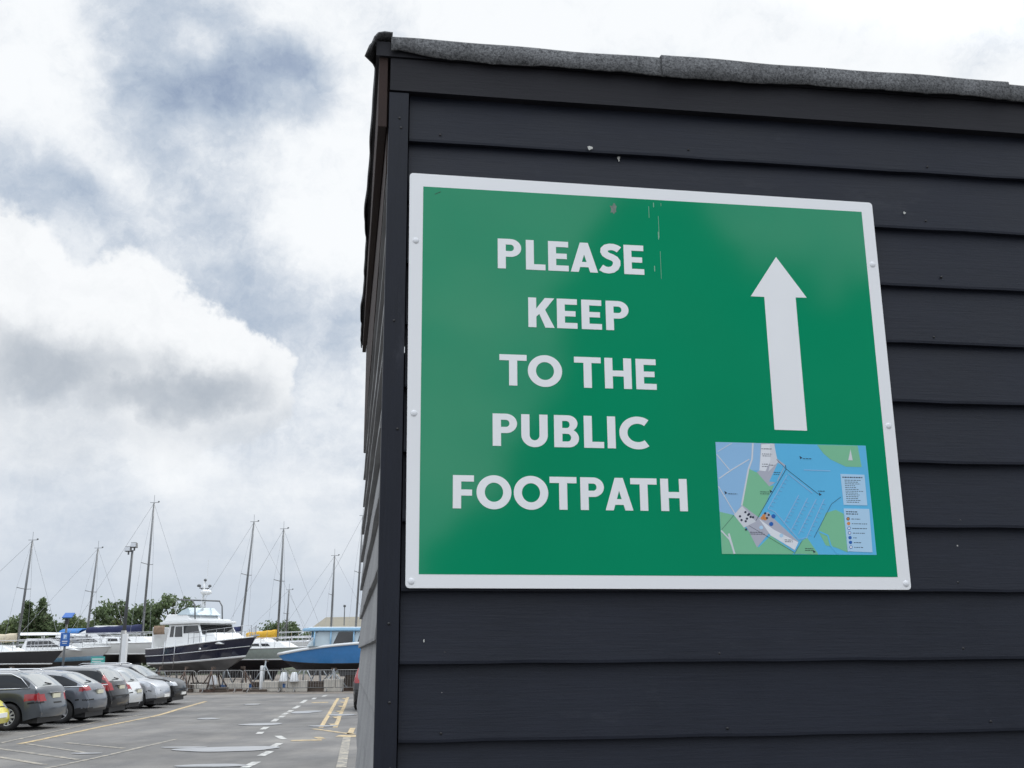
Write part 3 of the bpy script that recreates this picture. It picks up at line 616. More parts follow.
for x, y in ((232, 422), (246, 436), (258, 446), (205, 443), (213, 462), (240, 455), (270, 448), (236, 510), (250, 432), (234, 468), (340, 452), (349, 436), (331, 428)): mdot(x, y, 6, ink, 6)
for x, y in ((325, 440), (332, 455), (318, 452)): mdot(x, y, 9, orange, 5)
for x, y in ((373, 443), (362, 482)): mdot(x, y, 11, blue_d, 6)
for x, y in ((312, 500), (414, 540)): mdot(x, y, 10, legend, 6)
for x, y in ((508, 140), (608, 330), (132, 322), (358, 315), (580, 620)): mpoly([(x-6, y-8), (x+8, y+2), (x-2, y+8)], ink, 6)
def scribble(x0, x1, y, q, wd=3.2, sl=.02):
    x = x0
    while x < x1:
        l = q.uniform(5, 14); mline([(x, y+sl*(x-x0)), (min(x+l, x1), y+sl*(min(x+l, x1)-x0))], wd, ink, 7); x += l+q.uniform(2, 4)
q = random.Random(5)
for x0, x1, y in ((520, 565, 146), (598, 632, 314), (145, 190, 328), (305, 352, 318), (305, 352, 328), (372, 405, 218), (372, 402, 228), (308, 360, 95), (312, 362, 122), (315, 355, 132), (313, 342, 175), (313, 342, 187), (350, 375, 180), (255, 320, 523), (258, 330, 532), (430, 470, 562), (432, 472, 571), (535, 575, 605), (535, 575, 614)): scribble(x0, x1, y, q, 2.6)
mpoly([(712, 226), (836, 230), (852, 388), (730, 385)], legend, 6); mpoly([(730, 403), (862, 406), (880, 625), (752, 620)], legend, 6)
scribble(722, 825, 243, q, 6)
for i in range(13): scribble(733+i*1, 733+i+q.uniform(50, 95), 258+i*9.4, q, 3)
scribble(742, 800, 420, q, 5); scribble(742, 805, 431, q, 5)
for i, (mm, l) in enumerate([(ink, 45), (orange, 78), (legend, 75), (legend, 62), (blue_d, 18), (blue_d, 38), (legend, 48)]):
    yy = 456+i*23.8; xx = 753+i*2.6; mdot(xx, yy, 9, blue_d if mm is legend else mm, 7); mdot(xx, yy, 6, (orange, orange, white_m, white_m, blue_d, blue_d, white_m)[i], 8); scribble(xx+17, xx+17+l, yy+1, q, 3.4)
mpoly([(752, 155), (775, 155), (763, 98)], road, 5)
mb.build('map_panel', sign, fix=False)['label'] = 'printed marina map with blue water and green land'
#===REST===
# ================================================================== trees beyond the yard
bark = mat('bark', (.10, .075, .055), .9, var=.3, bump=.5, bs=12)
def leafmat(name, col):
    mt = mat('leaves_'+name, col, .6, var=.40, vs_=.8, island=.4, spec=.3); t = mt.node_tree; b = t.nodes['Principled BSDF']
    tr = t.nodes.new('ShaderNodeBsdfTranslucent'); mx = t.nodes.new('ShaderNodeMixShader'); mx.inputs[0].default_value = .45
    t.links.new(b.inputs['Base Color'].links[0].from_socket, tr.inputs['Color']); o = t.nodes['Material Output']
    t.links.new(b.outputs[0], mx.inputs[1]); t.links.new(tr.outputs[0], mx.inputs[2]); t.links.new(mx.outputs[0], o.inputs['Surface']); return mt
def tree(x, y, h, rx, label, lm, group, seed, cone=False, low=.25):
    q = random.Random(seed); h *= 1.06; rx *= 1.18; root = empty('conifer' if cone else 'tree', (x, y, 0), q.uniform(0, 6), label, 'tree', group)
    tr = MB(); lean = q.uniform(-.2, .2)
    tr.tube([(0, 0, -.1), (lean*.3, 0, h*.3), (lean, .1, h*.7), (lean*1.1, .1, h*.93)], [.16+.012*h, .12+.01*h, .07, .02], bark, 8)
    tips = []
    for i in range(9 if not cone else 4):
        a = q.uniform(0, 6.28); z0 = h*q.uniform(.22, .6); e = Vector((math.cos(a)*rx*q.uniform(.5, .85), math.sin(a)*rx*q.uniform(.5, .85), min(h*.92, z0+h*q.uniform(.12, .35))))
        mid = Vector((e.x*.45, e.y*.45, lerp(z0, e.z, .6))); tr.tube([(lean*.5, 0, z0), mid, e], [.07, .045, .015], bark, 6); tips.append(e)
    tr.build('trunk', root)
    cl = []
    if cone:
        for i in range(46):
            t = q.random()**.8; z = h*lerp(.12, 1.0, t); rr = rx*(1-t)*q.uniform(.5, 1.1)+.05; a = q.uniform(0, 6.28); cl.append((Vector((rr*math.cos(a), rr*math.sin(a), z)), .30+.35*(1-t)))
    else:
        cz, rz = h*(1+low)/2, h*(1-low)/2
        for i in range(95):
            v = Vector((q.gauss(0, 1), q.gauss(0, 1), q.gauss(0, 1))).normalized()*q.uniform(.35, .95)**.6
            cl.append((Vector((v.x*rx, v.y*rx, cz+v.z*rz*(1-.12*q.random()))), q.uniform(.32, .75)*min(1, rx/2.2)))
        cl += [(e, .5) for e in tips]
    vs, fs = [], []
    for c, r in cl:
        for k in range(int(52*(r/.5)**1.4)):
            v = Vector((q.gauss(0, 1), q.gauss(0, 1), q.gauss(0, .8)))*r*.55; p = c+v; s = q.uniform(.08, .18)
            if p.z < .25: continue
            n = Vector((q.gauss(0, 1), q.gauss(0, 1), q.gauss(.5, 1))).normalized(); a = n.orthogonal().normalized(); b = n.cross(a); o = len(vs)
            vs += [p+a*s*1.5, p+b*s*.8, p-a*s*1.5, p-b*s*.8]; fs.append((o, o+1, o+2, o+3))
    cr = MB(); cr.add(vs, fs, lm); cr.build('crown', root, fix=False)
lg1, lg2, lg3 = leafmat('mid', (.140, .178, .082)), leafmat('dark', (.118, .160, .080)), leafmat('olive', (.125, .150, .060))
TG = 'trees in the row behind the boatyard'
for i, (x, y, h, r, m_, lb) in enumerate([
    (-53.2, 112, 4.6, 2.6, lg1, 'low green tree at the far left edge behind the cream boom cover'), (-50.0, 110, 5.2, 2.3, lg1, 'rounded green tree just left of the far left mast'),
    (-47.6, 109, 5.9, 2.1, lg2, 'dark green tree directly right of the far left mast'), (-44.2, 112, 5.6, 2.3, lg1, 'bushy tree behind the blue parking sign pole'),
    (-41.6, 113, 5.2, 2.2, lg3, 'olive green tree between the parking sign and the second mast'), (-38.1, 106, 7.0, 2.9, lg2, 'tall broad tree standing behind the twin floodlight post'),
    (-33.4, 106, 7.6, 3.0, lg2, 'tallest broad tree, behind the navy yacht stern'), (-30.9, 108, 5.2, 2.0, lg2, 'lower dark tree hidden behind the navy yacht cabin'),
    (-49.0, 114, 4.4, 2.6, lg3, 'low olive tree filling in behind the far left mast'), (-45.6, 115, 4.9, 2.4, lg1, 'green tree between the two pointed conifers and the parking sign'), (-36.2, 112, 5.0, 2.2, lg1, 'lower green tree between the two tall broad trees'),
    (-27.6, 130, 5.5, 2.3, lg2, 'round dark tree behind the mast with yellow boom cover'), (-24.4, 134, 4.4, 1.4, lg2, 'small dark bush left of the light blue wheelhouse')]):
    tree(x, y, h, r, lb, m_, TG, 20+i, low=.10)
tree(-47.9, 107, 6.5, .8, 'slim pointed conifer, left one of the pair left of the parking sign', lg2, 'pointed conifers', 51, True)
tree(-46.5, 107, 6.75, .95, 'slim pointed conifer, taller one of the pair left of the parking sign', lg2, 'pointed conifers', 52, True)

# ================================================================== warehouse
tanroof = mat('tan_sheet_roof', (.175, .16, .12), .7, var=.1, vs_=.4); wallg = mat('grey_cladding', (.22, .23, .24), .7, var=.1); darkm = mat('dark_opening', (.02, .022, .025), .5)
wh_ = empty('warehouse', (-20.2, 112, 0), 0, 'long low warehouse with tan pitched roof behind the blue boat', 'building'); wh_.scale = (1, 1, 1.04)
b = MB(); b.box((0, 0, 0), (42, 16, 4.15), wallg); b.hexa([(-.2, -.2, 4.15), (42.2, -.2, 4.15), (42.2, 16.2, 4.15), (-.2, 16.2, 4.15)], [(-.1, 7.6, 5.3), (42.1, 7.6, 5.6), (42.1, 8.4, 5.6), (-.1, 8.4, 5.3)], wallg); b.build('wall', wh_)
b = MB(); b.hexa([(-.5, -.5, 4.17), (42.5, -.5, 4.17), (42.5, 8, 5.75), (-.5, 8, 5.45)], [(-.5, -.5, 4.27), (42.5, -.5, 4.27), (42.5, 8, 5.85), (-.5, 8, 5.55)], tanroof)
b.hexa([(-.5, 8, 5.45), (42.5, 8, 5.75), (42.5, 16.5, 4.17), (-.5, 16.5, 4.17)], [(-.5, 8, 5.55), (42.5, 8, 5.85), (42.5, 16.5, 4.27), (-.5, 16.5, 4.27)], tanroof); b.build('roof', wh_)
for k in range(3):
    b = MB(); b.box((4+k*13, -.05, 0), (8.5+k*13, .1, 3.4), darkm); b.build('roller_door', wh_)

# ================================================================== cars
tyrem = mat('tyre_rubber', (.018, .018, .019), .8, bump=.2, bs=40); rimm = mat('alloy_rim', (.60, .61, .63), .35, .4, var=.05); blackpl = mat('black_trim', (.018, .018, .02), .5)
glassm = mat('car_glass', (.016, .019, .023), .03, var=.05, spec=.26); screenm = mat('skylit_raked_glass', (.20, .22, .22), .02, var=.05, spec=.9, coat=1.)  # raked glass: pale base colour paints in the bright sky seen on it
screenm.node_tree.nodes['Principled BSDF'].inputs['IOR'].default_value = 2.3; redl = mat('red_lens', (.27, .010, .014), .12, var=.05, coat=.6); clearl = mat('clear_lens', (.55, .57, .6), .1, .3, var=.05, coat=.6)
plate_y = mat('rear_plate', (.62, .60, .46), .4, var=.03); plate_w = mat('front_plate', (.72, .72, .70), .4, var=.03); chrome = mat('chrome', (.62, .63, .65), .15, 1., var=.02)
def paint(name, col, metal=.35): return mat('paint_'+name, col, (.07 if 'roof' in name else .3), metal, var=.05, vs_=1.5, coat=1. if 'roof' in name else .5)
gapm = mat('panel_gap', (.006, .006, .007), .8, var=.05)
def make_wheel(root, x, y, r, spokes, side):
    w_ = MB(); wd = .11
    w_.lathe([(r*.62, -wd*.85), (r*.9, -wd), (r*.985, -wd*.75), (r, -wd*.3), (r, wd*.3), (r*.985, wd*.75), (r*.9, wd), (r*.62, wd*.85), (r*.62, -wd*.85)], tyrem, 'y', 28)
    o = w_.build('wheel', root, loc=(x, y, r))
    rm = MB(); rm.lathe([(r*.66, -.05), (r*.66, .092), (r*.60, .098), (r*.585, .06), (r*.585, -.05)], rimm, 'y', 28)
    rm.lathe([(0, .085), (r*.14, .085), (r*.17, .06), (r*.17, .0)], rimm, 'y', 14)
    for k in range(spokes):
        a = 2*math.pi*k/spokes; mx = Matrix.Rotation(a, 4, 'Y')
        rm.hexa(*[[mx @ Vector(p) for p in qd] for qd in ([(r*.1, .045, -.03), (r*.6, .05, -.022), (r*.6, .05, .022), (r*.1, .045, .03)], [(r*.1, .08, -.028), (r*.6, .09, -.02), (r*.6, .09, .02), (r*.1, .08, .028)])], rimm)
    rm.lathe([(0, -.02), (r*.58, -.02)], blackpl, 'y', 20)
    ro = rm.build('rim', o)
    if side < 0: ro.rotation_euler = (0, 0, math.pi)
def make_car(name, label, loc, rz, pm, L=4.5, W=1.82, H=1.5, belt=.98, sill=.24, prof=None, wx=(-1.35, 1.38), r=.33, cab=(-1.9, .75), pillars=(), tl=None, hl=None, lower=None, spokes=10, trim=None, rails=False, zs=1., rw=None, ws=None, plate_z=.78, wiper=True, skylit_roofm=None):
    """body swept along its top profile (rear bumper over roof to front bumper); local +x is forward"""
    root = empty(name, loc, rz, label, 'car'); root.scale = (1, 1, zs); h = L/2
    pts = [Vector((x, z)) for x, z in prof]; st = []
    for a, c in zip(pts, pts[1:]):
        n = max(1, int((c-a).length/.04))
        for k in range(n): st.append(a.lerp(c, k/n))
    st.append(pts[-1])
    sm = []                                   # soften the corners of the profile
    for i in range(len(st)):
        q = [st[min(len(st)-1, max(0, i+k))] for k in (-3, -2, -1, 0, 1, 2, 3)]; sm.append(sum(q, Vector((0, 0)))/7 if 3 < i < len(st)-4 else st[i])
    NS, NG, NR = 18, 9, 16
    rows = []
    for p in sm:
        x, zt = p; e = max(0, (abs(x)-(h-.75))/.75); wv = W/2*(1-.15*e**2.4)
        zb = sill+.10*max(0, (abs(x)-(h-.5))/.5)
        for wxx in wx:
            dd = (r+.065)**2-(x-wxx)**2
            if dd > 0: zb = max(zb, r+math.sqrt(dd)*.98)
        zbe = max(min(belt+.03*(-x/h), zt-.025), min(zb+.01, zt)); zb = min(zb, zbe-.002)
        c = min(1, max(0, (zt-belt)/(H-belt))); wt = wv*(.965-.20*c); ze = max(zbe, zt-.02-.055*c); row = []
        for i in range(NS+1):
            t = i/NS; row.append((wv*(1-.055*(1-t)**2-.035*max(0, t-.6)**2/.16+.012*math.sin(t*math.pi)), lerp(zb, zbe, t)))
        y0 = row[-1][0]
        for i in range(1, NG+1):
            t = i/NG; row.append((lerp(y0, wt, t**1.15), lerp(zbe, ze, t)))
        for i in range(1, NR+1):
            s = i/NR; row.append((wt*(1-s), ze+(zt-ze)*(1-(1-s)**2.6)))
        rows.append((x, row))
    def X3(x, y):                             # plan curvature: the ends bow outwards in the middle
        e = max(0, (abs(x)-(h-.55))/.55); return x-(1 if x > 0 else -1)*.17*e*(abs(y)/(W/2))**2.5
    nseg = NS+NG+NR; groups = {}
    def put(part, m_, quad): groups.setdefault((part, m_), []).append(quad)
    for (xa, ra), (xb, rb) in zip(rows, rows[1:]):
        for s in (-1, 1):
            for j in range(nseg):
                qd = [(X3(xa, ra[j][0]), s*ra[j][0], ra[j][1]), (X3(xa, ra[j+1][0]), s*ra[j+1][0], ra[j+1][1]), (X3(xb, rb[j+1][0]), s*rb[j+1][0], rb[j+1][1]), (X3(xb, rb[j][0]), s*rb[j][0], rb[j][1])]
                if s > 0: qd = qd[::-1]
                cx = (xa+xb)/2; cy = abs(sum(p[1] for p in qd)/4); cz = sum(p[2] for p in qd)/4; part, m_ = 'body', pm
                sk = 'L' if s > 0 else 'R'
                slope = abs(rb[-1][1]-ra[-1][1])/(abs(xb-xa)+1e-6)
                if lower and cz < lower: part, m_ = 'lower_trim', blackpl
                elif abs(cx) > h-.42 and cz < .66: part = 'rear_bumper' if cx < 0 else 'front_bumper'
                if NS <= j < NS+NG-1 and cab[0] < cx < cab[1] and min(ra[NS+NG][1]-ra[NS][1], rb[NS+NG][1]-rb[NS][1]) > .07:
                    k_ = (cz-belt)/(H-belt)
                    if not any(abs(cx-px_) < pw for px_, pw in pillars): part, m_ = 'side_window'+sk, glassm
                    else: part, m_ = 'body', blackpl
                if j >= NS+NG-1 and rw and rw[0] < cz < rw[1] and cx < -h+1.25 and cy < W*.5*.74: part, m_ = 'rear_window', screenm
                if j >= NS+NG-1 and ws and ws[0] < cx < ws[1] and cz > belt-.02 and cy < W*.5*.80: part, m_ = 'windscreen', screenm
                if skylit_roofm and cz > H-.16 and j >= NS+NG-2 and part == 'body': m_ = skylit_roofm  # roof uses a lighter copy of the body paint, sky sheen in its colour
                if part == 'body' and m_ is pm and ((j < NS and cz > .36 and any(abs(cx-g_) < .021 for g_ in (cab[1]+.05, -.05, -1.02))) or (abs(cx) > h-.45 and abs(cz-.67) < .02)): m_ = gapm
                if tl and tl(cx+h, cy/(W/2), cz): part, m_ = 'taillight'+sk, redl
                if hl and hl(h-cx, cy/(W/2), cz): part, m_ = 'headlight'+sk, clearl
                put(part, m_, qd)
    parts = {}
    for (part, m_), qs in groups.items():
        mb_ = parts.setdefault(part, MB())
        ix = {}; vs, fs = [], []
        for qd in qs:
            f = []
            for p in qd:
                kk = tuple(round(v, 4) for v in p)
                if kk not in ix: ix[kk] = len(vs); vs.append(p)
                if not f or f[-1] != ix[kk]: f.append(ix[kk])
            f = list(dict.fromkeys(f))
            if len(f) > 2: fs.append(tuple(f))
        mb_.add(vs, fs, m_, True)
    for part, mb_ in parts.items():
        nm = part.rstrip('LR') if part[-1] in 'LR' else part
        mb_.build(nm, root, fix=False)
    ub = MB(); ub.box((-h+.22, -W*.39, .17), (h-.22, W*.39, .62), blackpl); ub.build('underbody', root)
    for xx in wx:
        for s in (-1, 1): make_wheel(root, xx, s*(W/2-.125), r, spokes, s)
    xp = min(p[0] for p in [(x, rw_) for x, rw_ in rows if abs(rw_[-1][1]-plate_z) < .06] or [(-h, 0)])
    if tl: pb = MB(); pb.box((xp-.022, -.22, plate_z-.055), (xp+.03, .22, plate_z+.055), plate_y); pb.build('number_plate', root)
    if tl:
        pb = MB(); pb.box((xp-.026, -.34, plate_z+.072), (xp+.03, .34, plate_z+.094), chrome); pb.build('plate_strip', root, bevel=.004)
    if hl: pb = MB(); pb.box((h-.04, -.26, .42), (h+.012, .26, .53), plate_w); pb.build('number_plate', root)
    for s in (-1, 1):
        mr = MB(); mx0 = cab[1]-.12; yy = W/2*.97
        mr.hexa([(mx0-.08, s*yy, belt+.02), (mx0+.10, s*yy, belt+.02), (mx0+.12, s*(yy+.2), belt+.03), (mx0-.05, s*(yy+.2), belt+.03)], [(mx0-.06, s*yy, belt+.13), (mx0+.08, s*yy, belt+.13), (mx0+.08, s*(yy+.18), belt+.17), (mx0-.04, s*(yy+.18), belt+.17)], pm); mr.build('wing_mirror', root, bevel=.015)
        for xd in (-.55, .35):
            dh = MB(); dh.box((xd-.1, s*(W/2-.01), belt-.13), (xd+.08, s*(W/2+.012), belt-.10), pm); dh.build('door_handle', root, bevel=.006)
        if trim:
            tm = MB(); tm.tube([(x, s*(y+.006), z) for x, y, z in trim], .015, chrome, 6); tm.build('window_trim', root)
        if rails:
            rl = MB(); rl.tube([(cab[0]+.35, s*W*.34, H-.05), (cab[0]+.5, s*W*.34, H+.02), (cab[1]-.9, s*W*.34, H+.02), (cab[1]-.7, s*W*.34, H-.04)], .017, chrome, 6); rl.build('roof_rail', root)
    if wiper and rw:
        wz = rw[0]+.08; xw = [x for x, rr_ in rows if x < 0 and abs(rr_[-1][1]-wz) < .05]; xw = sum(xw)/len(xw) if xw else -h+.3
        wp = MB(); wp.tube([(xw-.05, -.02, wz-.02), (xw-.045, .34, wz+.02)], .018, blackpl, 6); wp.build('wiper', root)
    return root
PI = math.pi
P_est = [(-2.44, .32), (-2.47, .56), (-2.43, .68), (-2.37, .72), (-2.30, 1.03), (-1.72, 1.41), (-1.45, 1.465), (-.3, 1.475), (.45, 1.42), (1.28, .99), (2.2, .80), (2.42, .62), (2.46, .46), (2.42, .30)]
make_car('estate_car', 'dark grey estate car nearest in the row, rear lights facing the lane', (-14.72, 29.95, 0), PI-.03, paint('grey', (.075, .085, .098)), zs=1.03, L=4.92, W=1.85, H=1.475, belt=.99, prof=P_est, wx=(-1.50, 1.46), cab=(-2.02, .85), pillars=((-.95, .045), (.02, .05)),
         tl=lambda a, y, z: .72 < z < .90 and a < .55 and y > .60, rw=(1.06, 1.395), ws=(.45, 1.25), plate_z=.83, rails=True, skylit_roofm=paint('grey_roof', (.16, .17, .18)),
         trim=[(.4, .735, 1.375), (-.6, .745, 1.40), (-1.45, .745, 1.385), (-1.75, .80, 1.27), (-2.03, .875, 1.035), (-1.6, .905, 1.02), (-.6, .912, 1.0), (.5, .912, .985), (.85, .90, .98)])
P_x2 = [(-2.14, .34), (-2.19, .60), (-2.16, .80), (-2.09, .84), (-2.02, 1.08), (-1.92, 1.12), (-1.25, 1.48), (-.8, 1.54), (.1, 1.555), (.6, 1.47), (1.25, 1.03), (1.95, .86), (2.15, .66), (2.2, .48), (2.15, .32)]
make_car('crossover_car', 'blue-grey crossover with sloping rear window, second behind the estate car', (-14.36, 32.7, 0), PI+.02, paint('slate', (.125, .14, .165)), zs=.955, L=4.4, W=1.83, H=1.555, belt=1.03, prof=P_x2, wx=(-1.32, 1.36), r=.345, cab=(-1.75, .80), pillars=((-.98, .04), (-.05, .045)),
         tl=lambda a, y, z: .94 < z < 1.07 and a < .36 and y > .55, rw=(1.14, 1.47), ws=(.6, 1.2), plate_z=.90, lower=.44, skylit_roofm=paint('slate_roof', (.22, .23, .25)), spokes=5,
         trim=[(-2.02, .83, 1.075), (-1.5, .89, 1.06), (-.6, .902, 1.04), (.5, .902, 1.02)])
P_suv = [(-2.26, .36), (-2.31, .62), (-2.26, .80), (-2.20, .88), (-2.12, 1.12), (-1.72, 1.56), (-1.5, 1.62), (-.3, 1.65), (.5, 1.58), (1.2, 1.10), (2.0, .95), (2.26, .74), (2.32, .5), (2.26, .34)]
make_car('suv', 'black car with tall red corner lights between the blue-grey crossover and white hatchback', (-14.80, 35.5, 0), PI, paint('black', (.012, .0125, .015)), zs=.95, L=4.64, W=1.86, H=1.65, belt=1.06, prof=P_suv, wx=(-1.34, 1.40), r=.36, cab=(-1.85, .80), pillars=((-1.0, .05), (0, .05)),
         tl=lambda a, y, z: (.86 < z < 1.10 and a < .42 and y > .66) or (1.08 < z < 1.38 and a < .46 and .74 < y < .89 and a > .05), rw=(1.16, 1.55), ws=(.5, 1.15), plate_z=.95, lower=.42, skylit_roofm=paint('black_roof', (.10, .105, .11)))
P_hat = [(-2.03, .34), (-2.08, .60), (-2.05, .76), (-1.98, .82), (-1.90, 1.02), (-1.42, 1.42), (-1.2, 1.47), (-.2, 1.49), (.5, 1.42), (1.2, .99), (1.8, .84), (2.04, .66), (2.08, .46), (2.03, .32)]
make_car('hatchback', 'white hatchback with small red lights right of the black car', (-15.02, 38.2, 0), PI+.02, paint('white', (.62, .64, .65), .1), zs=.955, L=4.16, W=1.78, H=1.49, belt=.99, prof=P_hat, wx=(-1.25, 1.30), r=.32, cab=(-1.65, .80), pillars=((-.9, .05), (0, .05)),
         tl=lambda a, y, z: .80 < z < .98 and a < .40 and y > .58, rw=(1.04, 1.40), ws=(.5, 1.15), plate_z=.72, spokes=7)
P_sil = [(-2.14, .36), (-2.2, .6), (-2.15, .85), (-2.08, 1.05), (-1.5, 1.56), (-1.2, 1.64), (-.1, 1.66), (.55, 1.55), (1.18, 1.12), (1.8, 1.04), (2.08, .92), (2.17, .72), (2.2, .5), (2.14, .34)]
make_car('suv', 'silver car parked nose out with bright angular headlights beside the white hatchback', (-15.05, 41.0, 0), -.02, paint('silver', (.50, .52, .55), .6), zs=.92, L=4.4, W=1.81, H=1.66, belt=1.08, prof=P_sil, wx=(-1.32, 1.34), r=.35, cab=(-1.8, .75), pillars=((-.9, .05), (0, .05)),
         hl=lambda a, y, z: (.84 < z < .93 and a < .40 and y > .55) or (.52 < z < .80 and a < .22 and .60 < y < .92), ws=(.55, 1.14), lower=.40, wiper=False)
P_blk = [(-2.3, .4), (-2.36, .66), (-2.3, .9), (-2.22, 1.12), (-1.9, 1.62), (-1.6, 1.72), (-.1, 1.76), (.5, 1.68), (1.12, 1.2), (1.9, 1.10), (2.22, .98), (2.32, .78), (2.38, .54), (2.3, .36)]
make_car('suv', 'black car parked nose out at the far end of the row', (-15.45, 43.8, 0), .0, paint('jet', (.009, .0095, .011)), zs=.89, L=4.74, W=1.9, H=1.76, belt=1.14, prof=P_blk, wx=(-1.4, 1.44), r=.38, cab=(-2.0, .72), pillars=((-1.05, .05), (-.05, .05)),
         hl=lambda a, y, z: .82 < z < .98 and a < .42 and y > .56, ws=(.5, 1.1), lower=.46, rails=True, wiper=False, skylit_roofm=paint('jet_roof', (.10, .10, .11)))
P_yel = [(-1.84, .34), (-1.9, .6), (-1.84, .9), (-1.3, 1.42), (-.9, 1.48), (0, 1.49), (.35, 1.42), (1.0, .98), (1.5, .84), (1.76, .70), (1.88, .52), (1.9, .40), (1.86, .28)]
make_car('small_car', 'yellow car at the left edge, only its front corner in view', (-14.50, 27.3, 0), .03, paint('yellow', (.62, .55, .10), .0), L=3.8, W=1.70, H=1.49, belt=.98, prof=P_yel, wx=(-1.2, 1.22), r=.30, cab=(-1.5, .65), pillars=((-.6, .05), (.0, .05)),
         hl=lambda a, y, z: .62 < z < .74 and a < .35 and y > .55, ws=(.35, .95), wiper=False)
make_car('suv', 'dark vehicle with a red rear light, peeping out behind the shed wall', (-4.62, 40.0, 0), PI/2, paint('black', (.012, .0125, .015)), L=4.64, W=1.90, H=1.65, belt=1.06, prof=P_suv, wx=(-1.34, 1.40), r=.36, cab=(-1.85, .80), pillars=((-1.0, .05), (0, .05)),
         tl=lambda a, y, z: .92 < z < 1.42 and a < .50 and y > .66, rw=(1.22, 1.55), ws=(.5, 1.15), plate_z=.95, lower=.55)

# ================================================================== lamp post, parking sign, notice
galv = mat('galvanised_steel', (.26, .26, .26), .55, .4, var=.12, vs_=4); poledark = mat('dark_grey_pole', (.10, .105, .11), .5, var=.1); whitem = mat('white_gloss', (.72, .73, .74), .35, var=.04); bluem = mat('blue_sign_face', (.015, .10, .36), .35, var=.05)
lp = empty('floodlight_post', (-17.85, 50, 0), 0, 'tall slim post with two floodlight heads on top', 'lamp post'); lp.scale = (1, 1, 1.028)
b = MB(); b.tube([(0, 0, 2.9), (.04, 0, 4.6), (.09, 0, 6.45)], [.085, .065, .05], poledark, 12); b.build('pole', lp)
b = MB(); b.tube([(-.01, 0, 0), (-.01, 0, 2.9)], .12, galv, 14); b.build('base_sleeve', lp)
b = MB(); b.box((-.02, -.13, 1.5), (.18, .13, 2.75), whitem); b.build('control_cabinet', lp, bevel=.01)
for sx, z in ((-.09, 6.50), (.17, 6.68)):
    b = MB(); b.hexa([(sx-.15, -.14, z-.1), (sx+.12, -.14, z-.1), (sx+.12, .12, z-.12), (sx-.15, .12, z-.12)], [(sx-.13, -.12, z+.12), (sx+.10, -.12, z+.12), (sx+.10, .10, z+.10), (sx-.13, .10, z+.10)], galv); b.box((sx-.03, -.03, z-.25), (sx+.03, .03, z-.1), poledark)
    fh = b.build('floodlight', lp); g_ = MB(); g_.box((sx-.13, -.152, z-.08), (sx+.10, -.137, z+.09), clearl); g_.build('lens', fh)
ps = empty('parking_sign', (-18.05, 44, 0), 0, 'blue parking sign on a dark pole with solar panel above', 'sign'); ps.scale = (1, 1, 1.06)
b = MB(); b.tube([(0, 0, 0), (0, 0, 3.15)], .045, poledark, 10); b.build('pole', ps)
b = MB(); b.box((-.17, -.075, 2.12), (.20, -.05, 2.62), bluem); sbp = b.build('sign_board', ps, bevel=.004)
b = MB(); b.box((-.07, -.079, 2.38), (.09, -.0752, 2.56), mat('pale_blue', (.22, .38, .66), .4)); b.box((-.10, -.079, 2.29), (.12, -.0752, 2.32), whitem); b.box((-.08, -.079, 2.22), (.10, -.0752, 2.245), whitem)
b.box((-.025, -.083, 2.41), (.0, -.0795, 2.53), whitem); b.box((.0, -.083, 2.505), (.04, -.0795, 2.53), whitem); b.box((.0, -.083, 2.455), (.04, -.0795, 2.475), whitem); b.box((.035, -.083, 2.475), (.055, -.0795, 2.505), whitem); b.build('sign_symbols', sbp)
b = MB(); b.hexa([(-.15, -.16, 3.16), (.24, -.16, 3.16), (.24, .14, 3.34), (-.15, .14, 3.34)], [(-.15, -.18, 3.19), (.24, -.18, 3.19), (.24, .12, 3.37), (-.15, .12, 3.37)], bluem); b.build('solar_panel', ps)
b = MB(); b.box((-.06, -.06, 2.95), (.06, .06, 3.15), blackpl); b.build('battery_box', ps)
nbd = empty('notice_board', (-23.2, 61.2, .16), 0, 'small teal notice board against the dark hull beside the lamp post', 'sign')
b = MB(); b.box((-.36, -.02, 1.18), (.40, .02, 1.66), mat('teal_board', (.06, .36, .32), .5, var=.12, vs_=5)); bo_ = b.build('board', nbd)
b = MB(); b.box((-.3, -.026, 1.50), (.33, -.0215, 1.55), whitem); b.box((-.3, -.026, 1.38), (.2, -.0215, 1.42), whitem); b.box((-.3, -.026, 1.28), (.25, -.0215, 1.31), whitem); b.build('print', bo_)
for s in (-.28, .32):
    b = MB(); b.tube([(s, .05, 0), (s, .05, 1.62)], .03, galv, 8); b.build('post', nbd)

# ================================================================== boats
gel = mat('white_gelcoat', (.74, .75, .75), .25, var=.04, vs_=.8, coat=.3); navyh = mat('navy_hull', (.014, .018, .042), .18, var=.1, vs_=.5, coat=.5); antif = mat('worn_antifouling', (.15, .15, .155), .85, var=.3, vs_=1.2)
blackh = mat('black_hull', (.016, .017, .022), .4, var=.15); creamc = mat('cream_canvas', (.55, .48, .36), .85, var=.1); navyc = mat('navy_canvas', (.018, .024, .075), .85, var=.15, vs_=3); yellc = mat('yellow_canvas', (.62, .36, .03), .8, var=.1); tanc = mat('tan_canvas', (.27, .19, .13), .85, var=.25, vs_=3)
tint = mat('dark_boat_window', (.012, .014, .017), .05, var=.05, spec=.7); steel = mat('stainless_rail', (.55, .56, .58), .25, .9, var=.05); mastm = mat('mast_alloy', (.165, .17, .175), .45, .5, var=.12, vs_=2); wirem = mat('rigging_wire', (.34, .35, .37), .5, .3); teal_h = mat('grey_green_hull', (.36, .41, .38), .4, var=.08); greydk = mat('charcoal_hull', (.035, .036, .042), .35, var=.1)
